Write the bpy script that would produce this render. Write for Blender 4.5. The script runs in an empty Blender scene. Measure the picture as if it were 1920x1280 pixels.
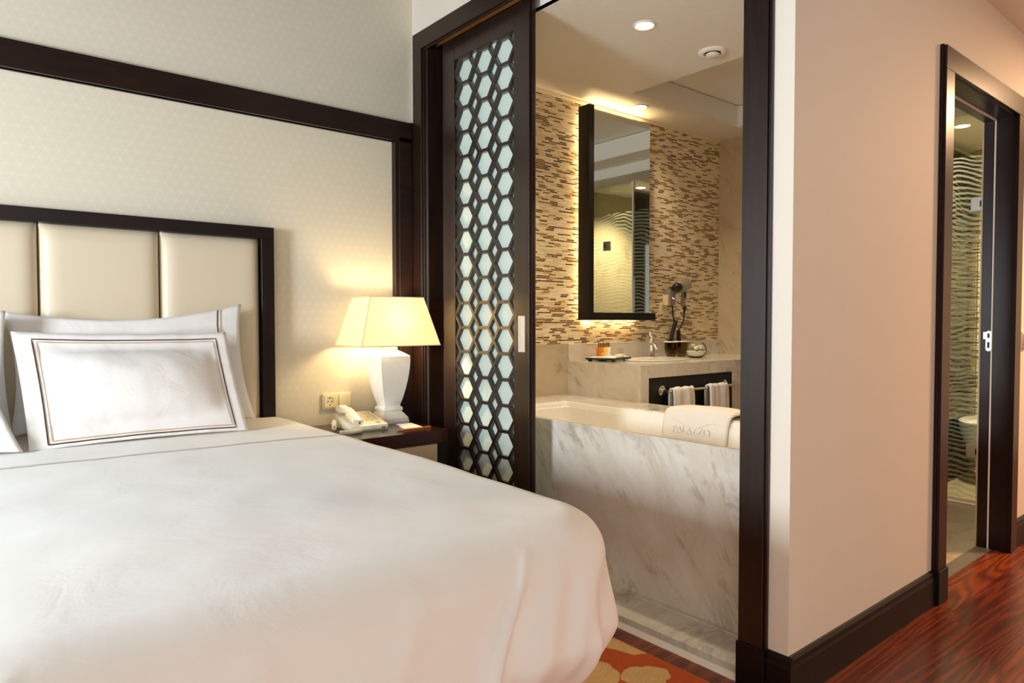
import bpy, bmesh, math, random
from mathutils import Vector, Matrix
random.seed(7)
S = bpy.context.scene
COL = S.collection
PI = math.pi

# ------------------------------------------------------------------ camera
cd = bpy.data.cameras.new('camera'); cam = bpy.data.objects.new('camera', cd); COL.objects.link(cam)
r_ = Vector((.770985, -.636853, -.0006814)); f_ = Vector((.636594, .770652, -.029709))
f_.normalize(); r_ = (r_ - f_*r_.dot(f_)).normalized(); u_ = r_.cross(f_)
cam.matrix_world = Matrix(((r_.x, u_.x, -f_.x, -1.8585), (r_.y, u_.y, -f_.y, -3.0428), (r_.z, u_.z, -f_.z, 1.10), (0, 0, 0, 1)))
cd.sensor_width = 36; cd.lens = 1287.9/1920*36; cd.clip_start = .05
S.camera = cam

# ------------------------------------------------------------------ world, exposure
S.view_settings.view_transform = 'Standard'; S.view_settings.look = 'None'
S.view_settings.exposure = 0.0; S.view_settings.gamma = 1.0
S.view_settings.use_curve_mapping = False
W = bpy.data.worlds.new('world'); S.world = W; W.use_nodes = True
W.node_tree.nodes['Background'].inputs[0].default_value = (.75, .87, 1, 1)
W.node_tree.nodes['Background'].inputs[1].default_value = 1.0
S.cycles.max_bounces = 8; S.cycles.diffuse_bounces = 5; S.cycles.glossy_bounces = 5
S.cycles.transmission_bounces = 8; S.cycles.caustics_reflective = False; S.cycles.caustics_refractive = False
S.cycles.sample_clamp_indirect = 4; S.cycles.use_denoising = True

def area(name, loc, target, sx, sy, power, col, spread=180):
    l = bpy.data.lights.new(name, 'AREA'); l.shape = 'RECTANGLE'; l.size = sx; l.size_y = sy
    l.energy = power; l.color = col; l.spread = math.radians(spread)
    o = bpy.data.objects.new(name, l); COL.objects.link(o); o.location = loc
    o.rotation_euler = (Vector(target)-Vector(loc)).to_track_quat('-Z', 'Y').to_euler()
    return o
# compact key light on the left, source unseen, placed by its shadows
area('key_light_left', (-3.70, -1.45, 1.32), (0, -1.3, 1.30), .60, .62, 104, (.84, .93, 1.0))
area('added_fill_rear', (-2.4, -5.55, 1.6), (-1.6, 0, 1.3), 2.4, 1.8, 37, (1.0, .95, .88))  # soft fill added behind the camera to light the headboard wall

area('added_fill_side', (-3.70, -4.0, 1.25), (0, -2.0, .7), 1.3, 1.5, 25, (1.0, .90, .76))  # warm fill added for the low surfaces that face left

# ------------------------------------------------------------------ object helpers
def meta(o, label=None, cat=None, group=None, kind=None):
    if label: o['label'] = label
    if cat: o['category'] = cat
    if group: o['group'] = group
    if kind: o['kind'] = kind
    return o
def thing(name, label, cat, loc=(0, 0, 0), rz=0, group=None):
    o = bpy.data.objects.new(name, None); COL.objects.link(o); o.empty_display_size = .05
    o.location = loc; o.rotation_euler = (0, 0, rz)
    return meta(o, label, cat, group)
def obj(name, bm, mat, parent=None, smooth=False, label=None):
    me = bpy.data.meshes.new(name); bmesh.ops.recalc_face_normals(bm, faces=bm.faces[:]); bm.to_mesh(me); bm.free()
    if smooth is True:
        for p in me.polygons: p.use_smooth = True
    elif smooth:
        me.shade_auto(smooth) if hasattr(me, 'shade_auto') else None
        for p in me.polygons: p.use_smooth = True
        me.set_sharp_from_angle(angle=math.radians(smooth))
    o = bpy.data.objects.new(name, me); COL.objects.link(o)
    for m in (mat if isinstance(mat, (list, tuple)) else [mat]): me.materials.append(m)
    if parent: o.parent = parent
    if label: o['label'] = label
    return o
def struct(name, bm, mat, parent=None, **k):
    o = obj(name, bm, mat, parent, **k)
    if not parent: o['kind'] = 'structure'
    return o
def B(): return bmesh.new()
def box(bm, x0, y0, z0, x1, y1, z1, bev=0, seg=2):
    t = bmesh.new()
    bmesh.ops.create_cube(t, size=1)
    for v in t.verts: v.co = Vector(((x0+x1)/2+v.co.x*(x1-x0), (y0+y1)/2+v.co.y*(y1-y0), (z0+z1)/2+v.co.z*(z1-z0)))
    if bev: bmesh.ops.bevel(t, geom=t.edges[:], offset=bev, segments=seg, affect='EDGES', profile=.5)
    merge(bm, t); return bm
def merge(bm, t, M=None, mi=None):
    if M is not None: bmesh.ops.transform(t, matrix=M, verts=t.verts)
    vs = {v: bm.verts.new(v.co) for v in t.verts}
    for f in t.faces:
        try:
            nf = bm.faces.new([vs[v] for v in f.verts]); nf.material_index = f.material_index if mi is None else mi
        except ValueError: pass
    t.free(); return bm
def lathe(bm, prof, seg=28, sx=1, sy=1, M=None, square=0):
    t = bmesh.new(); rings = []
    for r, z in prof:
        ring = []
        if r < 1e-5: ring = [t.verts.new((0, 0, z))]
        else:
            for i in range(seg):
                a = 2*PI*i/seg; c, s = math.cos(a), math.sin(a)
                if square:
                    k = (abs(c)**square+abs(s)**square)**(-1/square); c *= k; s *= k
                ring.append(t.verts.new((r*c*sx, r*s*sy, z)))
        rings.append(ring)
    for a, b in zip(rings, rings[1:]):
        if len(a) == 1 and len(b) == 1: continue
        for i in range(seg):
            j = (i+1) % seg
            if len(a) == 1: t.faces.new((a[0], b[i], b[j]))
            elif len(b) == 1: t.faces.new((a[i], a[j], b[0]))
            else: t.faces.new((a[i], a[j], b[j], b[i]))
    if len(rings[0]) > 1: t.faces.new(rings[0][::-1])
    if len(rings[-1]) > 1: t.faces.new(rings[-1])
    return merge(bm, t, M)
def cyl(bm, p, q, r, r2=None, seg=20):
    p = Vector(p); q = Vector(q); d = q-p
    M = Matrix.Translation(p) @ d.to_track_quat('Z', 'Y').to_matrix().to_4x4()
    return lathe(bm, [(r, 0), (r if r2 is None else r2, d.length)], seg, M=M)
def tube(bm, pts, r, seg=8, closed=False):
    pts = [Vector(p) for p in pts]; t = bmesh.new(); rings = []; n = len(pts); up = Vector((0, 0, 1)); prev = None
    for i, p in enumerate(pts):
        a = pts[i-1] if (i or closed) else p; b = pts[(i+1) % n] if (i < n-1 or closed) else p
        d = (b-a).normalized()
        if prev is None:
            s = d.cross(up if abs(d.z) < .9 else Vector((1, 0, 0))).normalized()
        else: s = (prev - d*prev.dot(d)).normalized()
        prev = s; w = d.cross(s); rr = r[i] if isinstance(r, (list, tuple)) else r
        rings.append([t.verts.new(p+(s*math.cos(2*PI*k/seg)+w*math.sin(2*PI*k/seg))*rr) for k in range(seg)])
    for i in range(n if closed else n-1):
        a, b = rings[i], rings[(i+1) % n]
        for k in range(seg): t.faces.new((a[k], a[(k+1) % seg], b[(k+1) % seg], b[k]))
    if not closed: t.faces.new(rings[0][::-1]); t.faces.new(rings[-1])
    return merge(bm, t)
def prism(bm, poly, ax, a0, a1, bev=0):
    """polygon in the plane across axis ax, extruded from a0 to a1"""
    t = bmesh.new()
    def P(u, v, a): return {'x': (a, u, v), 'y': (u, a, v), 'z': (u, v, a)}[ax]
    lo = [t.verts.new(P(u, v, a0)) for u, v in poly]; hi = [t.verts.new(P(u, v, a1)) for u, v in poly]
    n = len(poly); t.faces.new(lo[::-1]); t.faces.new(hi)
    for i in range(n): t.faces.new((lo[i], lo[(i+1) % n], hi[(i+1) % n], hi[i]))
    if bev: bmesh.ops.bevel(t, geom=t.edges[:], offset=bev, segments=2, affect='EDGES', profile=.5)
    return merge(bm, t)
def slab_hole(bm, o, h, ax, a0, a1):
    """rectangular frame: outer rect o, hole h (u0,v0,u1,v1), thickness a0..a1 along ax, as four mitre-free boards"""
    u0, v0, u1, v1 = o; p0, q0, p1, q1 = h
    def bb(ua, va, ub, vb):
        if ub-ua < 1e-6 or vb-va < 1e-6: return
        if ax == 'x': box(bm, a0, ua, va, a1, ub, vb)
        elif ax == 'y': box(bm, ua, a0, va, ub, a1, vb)
        else: box(bm, ua, va, a0, ub, vb, a1)
    bb(u0, v0, p0, v1); bb(p1, v0, u1, v1); bb(p0, v0, p1, q0); bb(p0, q1, p1, v1)

# ------------------------------------------------------------------ material helpers
class NT:
    def __init__(s, name):
        s.m = bpy.data.materials.new(name); s.m.use_nodes = True; s.t = s.m.node_tree
        s.b = s.t.nodes['Principled BSDF']; s.g = None
    def n(s, ty, **k):
        nd = s.t.nodes.new(ty)
        for a, v in k.items():
            if a.startswith('i_'): nd.inputs[a[2:].replace('_', ' ')].default_value = v
            else: setattr(nd, a, v)
        return nd
    def l(s, a, b): s.t.links.new(a, b)
    def math(s, op, a, b=None, c=None, clamp=False):
        nd = s.t.nodes.new('ShaderNodeMath'); nd.operation = op; nd.use_clamp = clamp
        for i, v in enumerate((a, b, c)):
            if v is None: continue
            if isinstance(v, (int, float)): nd.inputs[i].default_value = v
            else: s.l(v, nd.inputs[i])
        return nd.outputs[0]
    def pos(s):
        if not s.g: s.g = s.n('ShaderNodeNewGeometry')
        return s.g.outputs['Position']
    def objco(s): return s.n('ShaderNodeTexCoord').outputs['Object']
    def sep(s, v):
        nd = s.n('ShaderNodeSeparateXYZ'); s.l(v, nd.inputs[0]); return nd.outputs
    def comb(s, x=0, y=0, z=0):
        nd = s.n('ShaderNodeCombineXYZ')
        for i, v in enumerate((x, y, z)):
            if isinstance(v, (int, float)): nd.inputs[i].default_value = v
            else: s.l(v, nd.inputs[i])
        return nd.outputs[0]
    def mapping(s, v, scale=(1, 1, 1), rot=(0, 0, 0), loc=(0, 0, 0)):
        nd = s.n('ShaderNodeMapping'); nd.inputs['Scale'].default_value = scale; nd.inputs['Rotation'].default_value = rot
        nd.inputs['Location'].default_value = loc; s.l(v, nd.inputs[0]); return nd.outputs[0]
    def noise(s, v, scale=5, detail=4, rough=.5, dist=0):
        nd = s.n('ShaderNodeTexNoise'); nd.inputs['Scale'].default_value = scale; nd.inputs['Detail'].default_value = detail
        nd.inputs['Roughness'].default_value = rough; nd.inputs['Distortion'].default_value = dist
        s.l(v, nd.inputs['Vector']); return nd.outputs['Fac']
    def white(s, v, d='2D'):
        nd = s.n('ShaderNodeTexWhiteNoise'); nd.noise_dimensions = d; s.l(v, nd.inputs['Vector' if d != '1D' else 'W']); return nd.outputs['Value']
    def ramp(s, f, stops, interp='LINEAR'):
        nd = s.n('ShaderNodeValToRGB'); cr = nd.color_ramp; cr.interpolation = interp
        while len(cr.elements) < len(stops): cr.elements.new(.5)
        for e, (p, c) in zip(cr.elements, stops):
            e.position = p; e.color = (*c, 1) if len(c) == 3 else c
        s.l(f, nd.inputs[0]); return nd.outputs[0]
    def mix(s, f, a, b):
        nd = s.n('ShaderNodeMix', data_type='RGBA')
        for i, v in ((0, f), (6, a), (7, b)):
            if isinstance(v, (int, float)): nd.inputs[i].default_value = v
            elif isinstance(v, tuple): nd.inputs[i].default_value = (*v, 1) if len(v) == 3 else v
            else: s.l(v, nd.inputs[i])
        return nd.outputs[2]
    def bump(s, h, strength=.2, dist=.002):
        nd = s.n('ShaderNodeBump'); nd.inputs['Strength'].default_value = strength; nd.inputs['Distance'].default_value = dist
        s.l(h, nd.inputs['Height']); s.l(nd.outputs[0], s.b.inputs['Normal'])
    def set(s, **k):
        for a, v in k.items():
            i = s.b.inputs[a.replace('_', ' ')]
            if isinstance(v, (int, float)): i.default_value = v
            elif isinstance(v, tuple): i.default_value = (*v, 1) if len(v) == 3 else v
            else: s.l(v, i)
        return s.m
def srgb(r, g, b):
    f = lambda c: (c/255/12.92) if c/255 <= .04045 else ((c/255+.055)/1.055)**2.4
    return (f(r), f(g), f(b))
def plain(name, col, rough=.5, metal=0, bumps=0, bscale=300, **k):
    t = NT(name); n = t.noise(t.objco(), bscale if bumps else 40, 3)
    c = t.mix(n, tuple(x*.96 for x in col), tuple(min(1, x*1.04) for x in col))
    if bumps: t.bump(n, bumps, .001)
    return t.set(Base_Color=c, Roughness=rough, Metallic=metal, **k)

def wood_dark(name, ax, a=srgb(22, 12, 9), b=srgb(43, 25, 17), rough=.34):
    t = NT(name); sc = [38, 38, 38]; sc['xyz'.index(ax)] = 2.2
    v = t.mapping(t.pos(), tuple(sc)); n = t.noise(v, 1.5, 6, .6, .6); n2 = t.noise(t.pos(), 2.5, 2)
    f = t.math('MULTIPLY_ADD', n, .75, t.math('MULTIPLY', n2, .3))
    c = t.ramp(f, [(.35, a), (.7, b)]); t.bump(n, .04, .0005)
    return t.set(Base_Color=c, Roughness=rough, Specular_IOR_Level=.32)
WX, WY, WZ = wood_dark('dark_wood_x', 'x'), wood_dark('dark_wood_y', 'y'), wood_dark('dark_wood_z', 'z')
WD = wood_dark('door_leaf_wood', 'z')
for _m, _c in ((WZ, .3), (WD, .7)):
    _b = _m.node_tree.nodes['Principled BSDF']; _b.inputs['Coat Weight'].default_value = _c; _b.inputs['Coat Roughness'].default_value = .3; _b.inputs['Coat IOR'].default_value = 1.6
ESP = wood_dark('espresso_wood', 'x', srgb(14, 7, 6), srgb(24, 12, 10), .4)
MAHO = wood_dark('mahogany_wood', 'z', srgb(20, 6, 7), srgb(38, 13, 12), .3)
MAHX = wood_dark('mahogany_wood_x', 'x', srgb(20, 6, 7), srgb(38, 13, 12), .3)
BLACKW = wood_dark('black_wood', 'z', srgb(9, 5, 4), srgb(16, 9, 6), .45)

def wallpaper(name, ax, base, line, cell=.040):
    t = NT(name); s = t.sep(t.pos()); u = s['xyz'.index(ax)]; z = s[2]
    tot = None
    H = cell*math.sqrt(3)/2
    for k in range(3):
        a = math.radians(60*k)
        d = t.math('ADD', t.math('MULTIPLY', u, -math.sin(a)/H), t.math('MULTIPLY', z, math.cos(a)/H))
        al = t.math('ADD', t.math('MULTIPLY', u, math.cos(a)/cell), t.math('MULTIPLY', z, math.sin(a)/cell))
        row = t.math('ROUND', d)
        dist = t.math('ABSOLUTE', t.math('SUBTRACT', d, row))
        al2 = t.math('ADD', al, t.math('MULTIPLY', row, .5))
        lens = t.math('MULTIPLY', t.math('ABSOLUTE', t.math('SINE', t.math('MULTIPLY', al2, PI))), .085)
        dd = t.math('ABSOLUTE', t.math('SUBTRACT', dist, lens))
        m = t.math('SUBTRACT', 1, t.math('DIVIDE', dd, .035), clamp=True)
        tot = m if tot is None else t.math('MAXIMUM', tot, m)
    w = t.noise(t.mapping(t.pos(), (1, 1, 1)), 900, 2)
    big = t.noise(t.pos(), 9, 2)
    f = t.math('MULTIPLY', tot, t.math('MULTIPLY_ADD', big, .9, .25), clamp=True)
    c = t.mix(f, base, line)
    c = t.mix(t.math('MULTIPLY', w, .12), c, tuple(x*.8 for x in base))
    t.bump(t.math('ADD', t.math('MULTIPLY', w, .4), tot), .08, .0006)
    return t.set(Base_Color=c, Roughness=.62)
PAPER = wallpaper('patterned_wallpaper', 'x', srgb(219, 211, 190), srgb(230, 224, 206))
def linen(name, base):
    t = NT(name)
    a = t.noise(t.mapping(t.pos(), (60, 60, 900)), 1, 3); b = t.noise(t.mapping(t.pos(), (900, 900, 60)), 1, 3)
    f = t.math('ADD', a, b); c = t.mix(t.math('MULTIPLY', f, .5), tuple(x*.93 for x in base), tuple(min(1, x*1.06) for x in base))
    t.bump(f, .12, .0008); return t.set(Base_Color=c, Roughness=.7)
LINEN = linen('linen_wallpaper', srgb(230, 222, 208))
WHITEP = plain('white_paint', srgb(236, 232, 222), .6)
CEILP = plain('ceiling_paint', srgb(232, 228, 218), .55)

def marble(name, base=srgb(236, 232, 224), vein=srgb(140, 128, 108), warm=srgb(208, 194, 170), rough=.12, tile=None):
    t = NT(name); p = t.pos()
    pr = t.mapping(p, (1, 1, 1.0), rot=(.5, .3, .7)); pd = t.mapping(p, rot=(.62, .25, 0))
    n1 = t.noise(t.mapping(pd, (2.2, 2.2, .9)), 1.3, 10, .62, 1.0)
    v1 = t.math('ABSOLUTE', t.math('SUBTRACT', n1, .5)); v1 = t.math('SUBTRACT', 1, t.math('DIVIDE', v1, .035), clamp=True)
    mask = t.math('MULTIPLY_ADD', t.noise(pr, 3.1, 3), 3.2, -1.45, clamp=True)
    n2 = t.noise(t.mapping(pd, (2.6, 4, 1.6)), 1.6, 10, .7, .8)
    c = t.mix(t.math('MULTIPLY_ADD', n2, 1.9, -.55, clamp=True), base, warm)
    cl = t.noise(t.mapping(pd, (6, 9, 3.6)), 1.1, 9, .72, .4)
    spots = t.math('MULTIPLY_ADD', cl, 9, -4.95, clamp=True)
    c = t.mix(t.math('MULTIPLY', spots, .52), c, vein)
    c = t.mix(t.math('MULTIPLY', t.math('MULTIPLY', v1, mask), .5), c, vein)
    if tile:
        s = t.sep(p)
        for ax, off, pitch in tile:
            fr = t.math('FRACT', t.math('DIVIDE', t.math('SUBTRACT', s['xyz'.index(ax)], off), pitch))
            e = t.math('LESS_THAN', t.math('MULTIPLY', fr, pitch), .003)
            c = t.mix(t.math('MULTIPLY', e, .35), c, srgb(170, 155, 130))
    return t.set(Base_Color=c, Roughness=rough, Specular_IOR_Level=.5)
MARB = marble('white_marble')
MARBW = marble('marble_wall_tiles', srgb(206, 192, 168), srgb(140, 125, 102), srgb(190, 170, 140), .18, tile=(('z', .06, .6), ('x', 0, .6)))
MARBW2 = marble('marble_wall_tiles_side', srgb(206, 192, 168), srgb(140, 125, 102), srgb(190, 170, 140), .18, tile=(('z', .06, .3), ('y', -.1, .6)))

def mosaic(name, ax, h=.0096, L=.056):
    t = NT(name); s = t.sep(t.pos()); u = s['xyz'.index(ax)]
    rz = t.math('DIVIDE', s[2], h); row = t.math('FLOOR', rz); fz = t.math('FRACT', rz)
    off = t.white(row, '1D'); ln = t.math('MULTIPLY_ADD', t.white(t.math('ADD', row, 91.3), '1D'), .35, .85)
    ux = t.math('ADD', t.math('DIVIDE', u, t.math('MULTIPLY', ln, L)), t.math('MULTIPLY', off, 17.0))
    col = t.math('FLOOR', ux); fx = t.math('FRACT', ux)
    rnd = t.white(t.comb(row, col), '2D'); big = t.noise(t.pos(), 3, 1)
    c = t.ramp(rnd, [(0, srgb(54, 26, 8)), (.11, srgb(88, 52, 12)), (.22, srgb(122, 82, 20)), (.31, srgb(188, 152, 88)), (.37, srgb(222, 200, 158)),
                     (.55, srgb(240, 226, 196)), (.72, srgb(222, 206, 172)), (.86, srgb(236, 218, 182))], 'CONSTANT')
    g = t.math('MAXIMUM', t.math('LESS_THAN', fz, t.math('MULTIPLY_ADD', t.math('LESS_THAN', rnd, .31), .28, .10)), t.math('LESS_THAN', fx, .03))
    c = t.mix(g, c, srgb(226, 206, 168))
    glassy = t.math('LESS_THAN', rnd, .36)
    r = t.math('MULTIPLY_ADD', glassy, -.22, .34); t.bump(t.math('SUBTRACT', 1, g), .25, .0006)
    return t.set(Base_Color=c, Roughness=r)
MOSX, MOSY = mosaic('glass_mosaic_tiles', 'x'), mosaic('glass_mosaic_tiles_side', 'y', .0115, .07)

def floorwood():
    t = NT('walnut_floor_planks'); s = t.sep(t.pos())
    wv = t.math('DIVIDE', s[1], .125); row = t.math('FLOOR', wv); fy = t.math('FRACT', wv)
    lx = t.math('ADD', t.math('DIVIDE', s[0], 1.1), t.math('MULTIPLY', t.white(row, '1D'), 5.3)); col = t.math('FLOOR', lx); fx = t.math('FRACT', lx)
    r = t.white(t.comb(row, col), '2D')
    v = t.comb(t.math('MULTIPLY_ADD', r, 31, t.math('MULTIPLY', s[0], .55)), t.math('MULTIPLY_ADD', row, .7, t.math('MULTIPLY', s[1], 7)), r)
    n = t.noise(v, 1.15, 2, .45, .35)
    rings = t.math('ABSOLUTE', t.math('SINE', t.math('MULTIPLY', n, 40)))
    fine = t.noise(t.mapping(t.pos(), (8, 190, 8)), 1, 5, .7)
    f = t.math('ADD', t.math('MULTIPLY', rings, .45), t.math('MULTIPLY_ADD', fine, .8, t.math('MULTIPLY_ADD', r, .3, -.25)))
    c = t.ramp(f, [(.1, srgb(62, 16, 14)), (.5, srgb(100, 36, 20)), (.85, srgb(132, 58, 26)), (1, srgb(150, 74, 32))])
    e = t.math('MAXIMUM', t.math('LESS_THAN', fy, .014), t.math('LESS_THAN', fx, .0022))
    c = t.mix(t.math('MULTIPLY', e, .7), c, srgb(34, 12, 8)); t.bump(t.math('SUBTRACT', fine, e), .06, .0008)
    return t.set(Base_Color=c, Roughness=.27)
FLOORW = floorwood()

COTTON = None
def fabric(name, base, scale=7, str_=.25, dist=.01, rough=.85, weave=True):
    t = NT(name); p = t.pos()
    n = t.noise(t.mapping(p, (1, 1, 1.2), rot=(.3, .2, .5)), scale, 5, .55, .8)
    w = t.noise(p, 1400, 2)
    c = t.mix(t.math('MULTIPLY', w, .5), tuple(x*.97 for x in base), base)
    if weave and scale < 8:
        cr = t.noise(t.mapping(t.mapping(p, rot=(0, .25, .45)), (6, 30, 12)), 1.3, 5, .6, 1.2)
        msk = t.math('MULTIPLY_ADD', t.noise(p, 1.9, 2), 3, -1.2, clamp=True)
        n = t.math('MULTIPLY_ADD', t.math('MULTIPLY', cr, msk), .22, n)
    t.bump(t.math('MULTIPLY_ADD', w, .02, n), str_, dist)
    return t.set(Base_Color=c, Roughness=rough, Sheen_Weight=.15)
SHEET = fabric('white_bed_linen', srgb(240, 238, 234), 5, .22, .012)
PILLOW = fabric('white_pillow_cotton', srgb(236, 234, 231), 11, .3, .01)
TERRY = fabric('white_terry_towel', srgb(236, 231, 222), 420, .5, .0025, .95)
BROWNT = plain('dark_brown_thread', srgb(72, 44, 32), .8); TANT = plain('tan_thread', srgb(196, 168, 138), .8)
LEATH = plain('cream_leatherette', srgb(216, 202, 176), .42, bumps=.05, bscale=700)
GOLDL = plain('beige_leatherette', srgb(190, 172, 136), .42, bumps=.05, bscale=700)
CERAM = plain('white_glazed_ceramic', srgb(240, 236, 228), .16); ACRYL = plain('white_acrylic', srgb(243, 238, 228), .1)
PLAST = plain('ivory_plastic', srgb(240, 232, 208), .35); PLASTD = plain('dark_plastic', srgb(24, 22, 22), .4)
BLACK = plain('black_void', srgb(8, 7, 7), .6)
CHROME = plain('polished_chrome', (.8, .79, .76), .06, 1); STEEL = plain('brushed_steel', srgb(205, 200, 192), .3, 1)
SILVER = plain('silver_plastic', srgb(170, 160, 145), .3, .6); PAPERW = plain('white_paper', srgb(245, 243, 236), .7)
ORANGEP = plain('orange_lacquer', srgb(222, 120, 60), .4); GREYM = plain('grey_stone_threshold', srgb(120, 112, 102), .3)
BUTT = plain('pale_grey_buttons', srgb(226, 214, 180), .5)
BEDB = wood_dark('orange_brown_wood', 'z', srgb(150, 62, 24), srgb(190, 96, 44), .4)
RUBW = plain('white_rubber_seal', srgb(235, 222, 214), .5)
def glass(name, col, rough=0, ior=1.45):
    t = NT(name); lw = t.n('ShaderNodeLayerWeight'); lw.inputs[0].default_value = .14
    tr = t.n('ShaderNodeBsdfTransparent'); n = t.noise(t.objco(), 8, 1); t.l(t.mix(n, col, tuple(min(1, x*1.01) for x in col)), tr.inputs[0])
    gl = t.n('ShaderNodeBsdfGlossy'); gl.inputs['Roughness'].default_value = .02
    m = t.n('ShaderNodeMixShader'); t.l(t.math('MULTIPLY', lw.outputs['Fresnel'], .8), m.inputs[0]); t.l(tr.outputs[0], m.inputs[1]); t.l(gl.outputs[0], m.inputs[2])
    t.l(m.outputs[0], t.t.nodes['Material Output'].inputs[0]); return t.m
CLEARG = glass('clear_glass', (1, 1, 1)); SMOKEG = glass('smoked_glass', srgb(216, 204, 182))
FROST = NT('frosted_aqua_glass'); FROST = FROST.set(Base_Color=FROST.mix(FROST.noise(FROST.pos(), 3, 2), srgb(196, 214, 206), srgb(208, 222, 214)), Roughness=.12, Specular_IOR_Level=.3)
def mirror_m():
    t = NT('silvered_mirror'); n = t.noise(t.pos(), 2, 1); return t.set(Base_Color=t.mix(n, (.84, .87, .83), (.85, .88, .84)), Roughness=.01, Metallic=1)
MIRR = mirror_m()
def emit(name, col, st, k=0):
    t = NT(name); n = t.noise(t.objco(), 5, 1); return t.set(Base_Color=(1, 1, 1), Emission_Color=t.mix(n, col, tuple(x*.98 for x in col)), Emission_Strength=st)
BULBM = emit('lamp_bulb_glow', (1, .80, .50), 45); SPOTM = emit('downlight_glow', (1, .86, .62), 14); LEDM = emit('warm_led_strip', (1, .70, .34), 44)
BLUEL = emit('blue_indicator', (.25, .2, 1), 6)

# wave-striped glass for the toilet door
def wave_glass():
    t = NT('wave_striped_glass'); s = t.sep(t.pos()); nt = t.t
    u = t.math('ADD', s[1], t.math('MULTIPLY', s[0], .8))
    w = t.math('MULTIPLY', t.noise(t.comb(t.math('MULTIPLY', u, 2.0), t.math('MULTIPLY', s[2], 1.2)), 1.5, 2), .22)
    ph = t.math('MULTIPLY', t.math('ADD', s[2], w), 205)
    st = t.math('MULTIPLY_ADD', t.math('SINE', ph), 3, -.4, clamp=True)
    fade = t.math('LESS_THAN', s[2], 2.08); fl = t.math('GREATER_THAN', s[2], .03)
    st = t.math('MULTIPLY', t.math('MULTIPLY', st, fade), fl)
    tr = t.n('ShaderNodeBsdfTransparent'); tr.inputs[0].default_value = (.90, .93, .84, 1)
    gl = t.n('ShaderNodeBsdfGlossy'); gl.inputs['Roughness'].default_value = .02
    df = t.n('ShaderNodeBsdfTranslucent'); df.inputs[0].default_value = (.82, .84, .7, 1)
    dd = t.n('ShaderNodeBsdfDiffuse'); dd.inputs[0].default_value = (.75, .77, .64, 1)
    m0 = t.n('ShaderNodeMixShader'); m0.inputs[0].default_value = .75; t.l(df.outputs[0], m0.inputs[1]); t.l(dd.outputs[0], m0.inputs[2])
    m1 = t.n('ShaderNodeMixShader'); t.l(t.math('MULTIPLY', st, .2), m1.inputs[0]); t.l(tr.outputs[0], m1.inputs[1]); t.l(m0.outputs[0], m1.inputs[2])
    fr = t.n('ShaderNodeFresnel'); fr.inputs[0].default_value = 1.4
    m2 = t.n('ShaderNodeMixShader'); t.l(fr.outputs[0], m2.inputs[0]); t.l(m1.outputs[0], m2.inputs[1]); t.l(gl.outputs[0], m2.inputs[2])
    nt.links.new(m2.outputs[0], nt.nodes['Material Output'].inputs[0]); return t.m
WAVEG = wave_glass()
def shade_m():
    t = NT('cream_lampshade_fabric'); nt = t.t; w = t.noise(t.objco(), 600, 2)
    c = t.mix(w, (.95, .88, .72), (.97, .91, .77))
    a = t.n('ShaderNodeBsdfDiffuse'); b = t.n('ShaderNodeBsdfTranslucent'); t.l(c, a.inputs[0]); t.l(c, b.inputs[0])
    m = t.n('ShaderNodeMixShader'); m.inputs[0].default_value = .7; t.l(a.outputs[0], m.inputs[1]); t.l(b.outputs[0], m.inputs[2])
    nt.links.new(m.outputs[0], nt.nodes['Material Output'].inputs[0]); return t.m
SHADE = shade_m()
def rug_m():
    t = NT('floral_rug_pile'); p = t.pos(); wob = t.noise(p, 9, 3)
    v = t.n('ShaderNodeTexVoronoi', feature='F1'); v.inputs['Scale'].default_value = 7.0; v.inputs['Randomness'].default_value = .8
    d = t.n('ShaderNodeVectorMath', operation='ADD'); nn = t.n('ShaderNodeTexNoise'); nn.inputs['Scale'].default_value = 8; t.l(p, nn.inputs['Vector'])
    sc = t.n('ShaderNodeVectorMath', operation='SCALE'); sc.inputs['Scale'].default_value = .09; t.l(nn.outputs['Color'], sc.inputs[0]); t.l(p, d.inputs[0]); t.l(sc.outputs[0], d.inputs[1])
    mp = t.mapping(d.outputs[0], (1, .8, 0.0001)); t.l(mp, v.inputs['Vector'])
    f = t.math('LESS_THAN', v.outputs['Distance'], .49)
    pile = t.noise(p, 230, 4, .75)
    s = t.sep(p); edge = t.math('GREATER_THAN', s[0], -.107)
    c = t.mix(f, srgb(206, 84, 22), srgb(240, 198, 128)); c = t.mix(edge, c, srgb(206, 92, 28))
    c = t.mix(t.math('MULTIPLY_ADD', pile, 1.6, -.55, clamp=True), c, srgb(140, 62, 18)); t.bump(pile, .6, .004)
    return t.set(Base_Color=c, Roughness=.95)
RUG = rug_m()
PLUG = plain('ivory_switch_plastic', srgb(236, 222, 186), .3)

# ================================================================== SETTING
ZC, ZB, ZH = 2.42, 2.85, 2.46   # bathroom, bedroom, corridor ceilings
YM, YC, YCI = -.093, -2.043, -1.925
# floors
struct('floor', box(B(), -3.9, -5.8, -.1, 5.2, YCI-.02 + 0, 0), FLOORW)
struct('floor', box(B(), -3.9, YCI-.02, -.1, .03, .0, 0), FLOORW)
bm = box(B(), .03, YCI-.02, -.1, 4.1, YM, -.002); struct('floor', bm, marble('bathroom_floor_marble', srgb(200, 186, 164), srgb(150, 136, 114), srgb(188, 172, 146), .2, tile=(('y', -.02, .35), ('x', .1, .6))))
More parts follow.
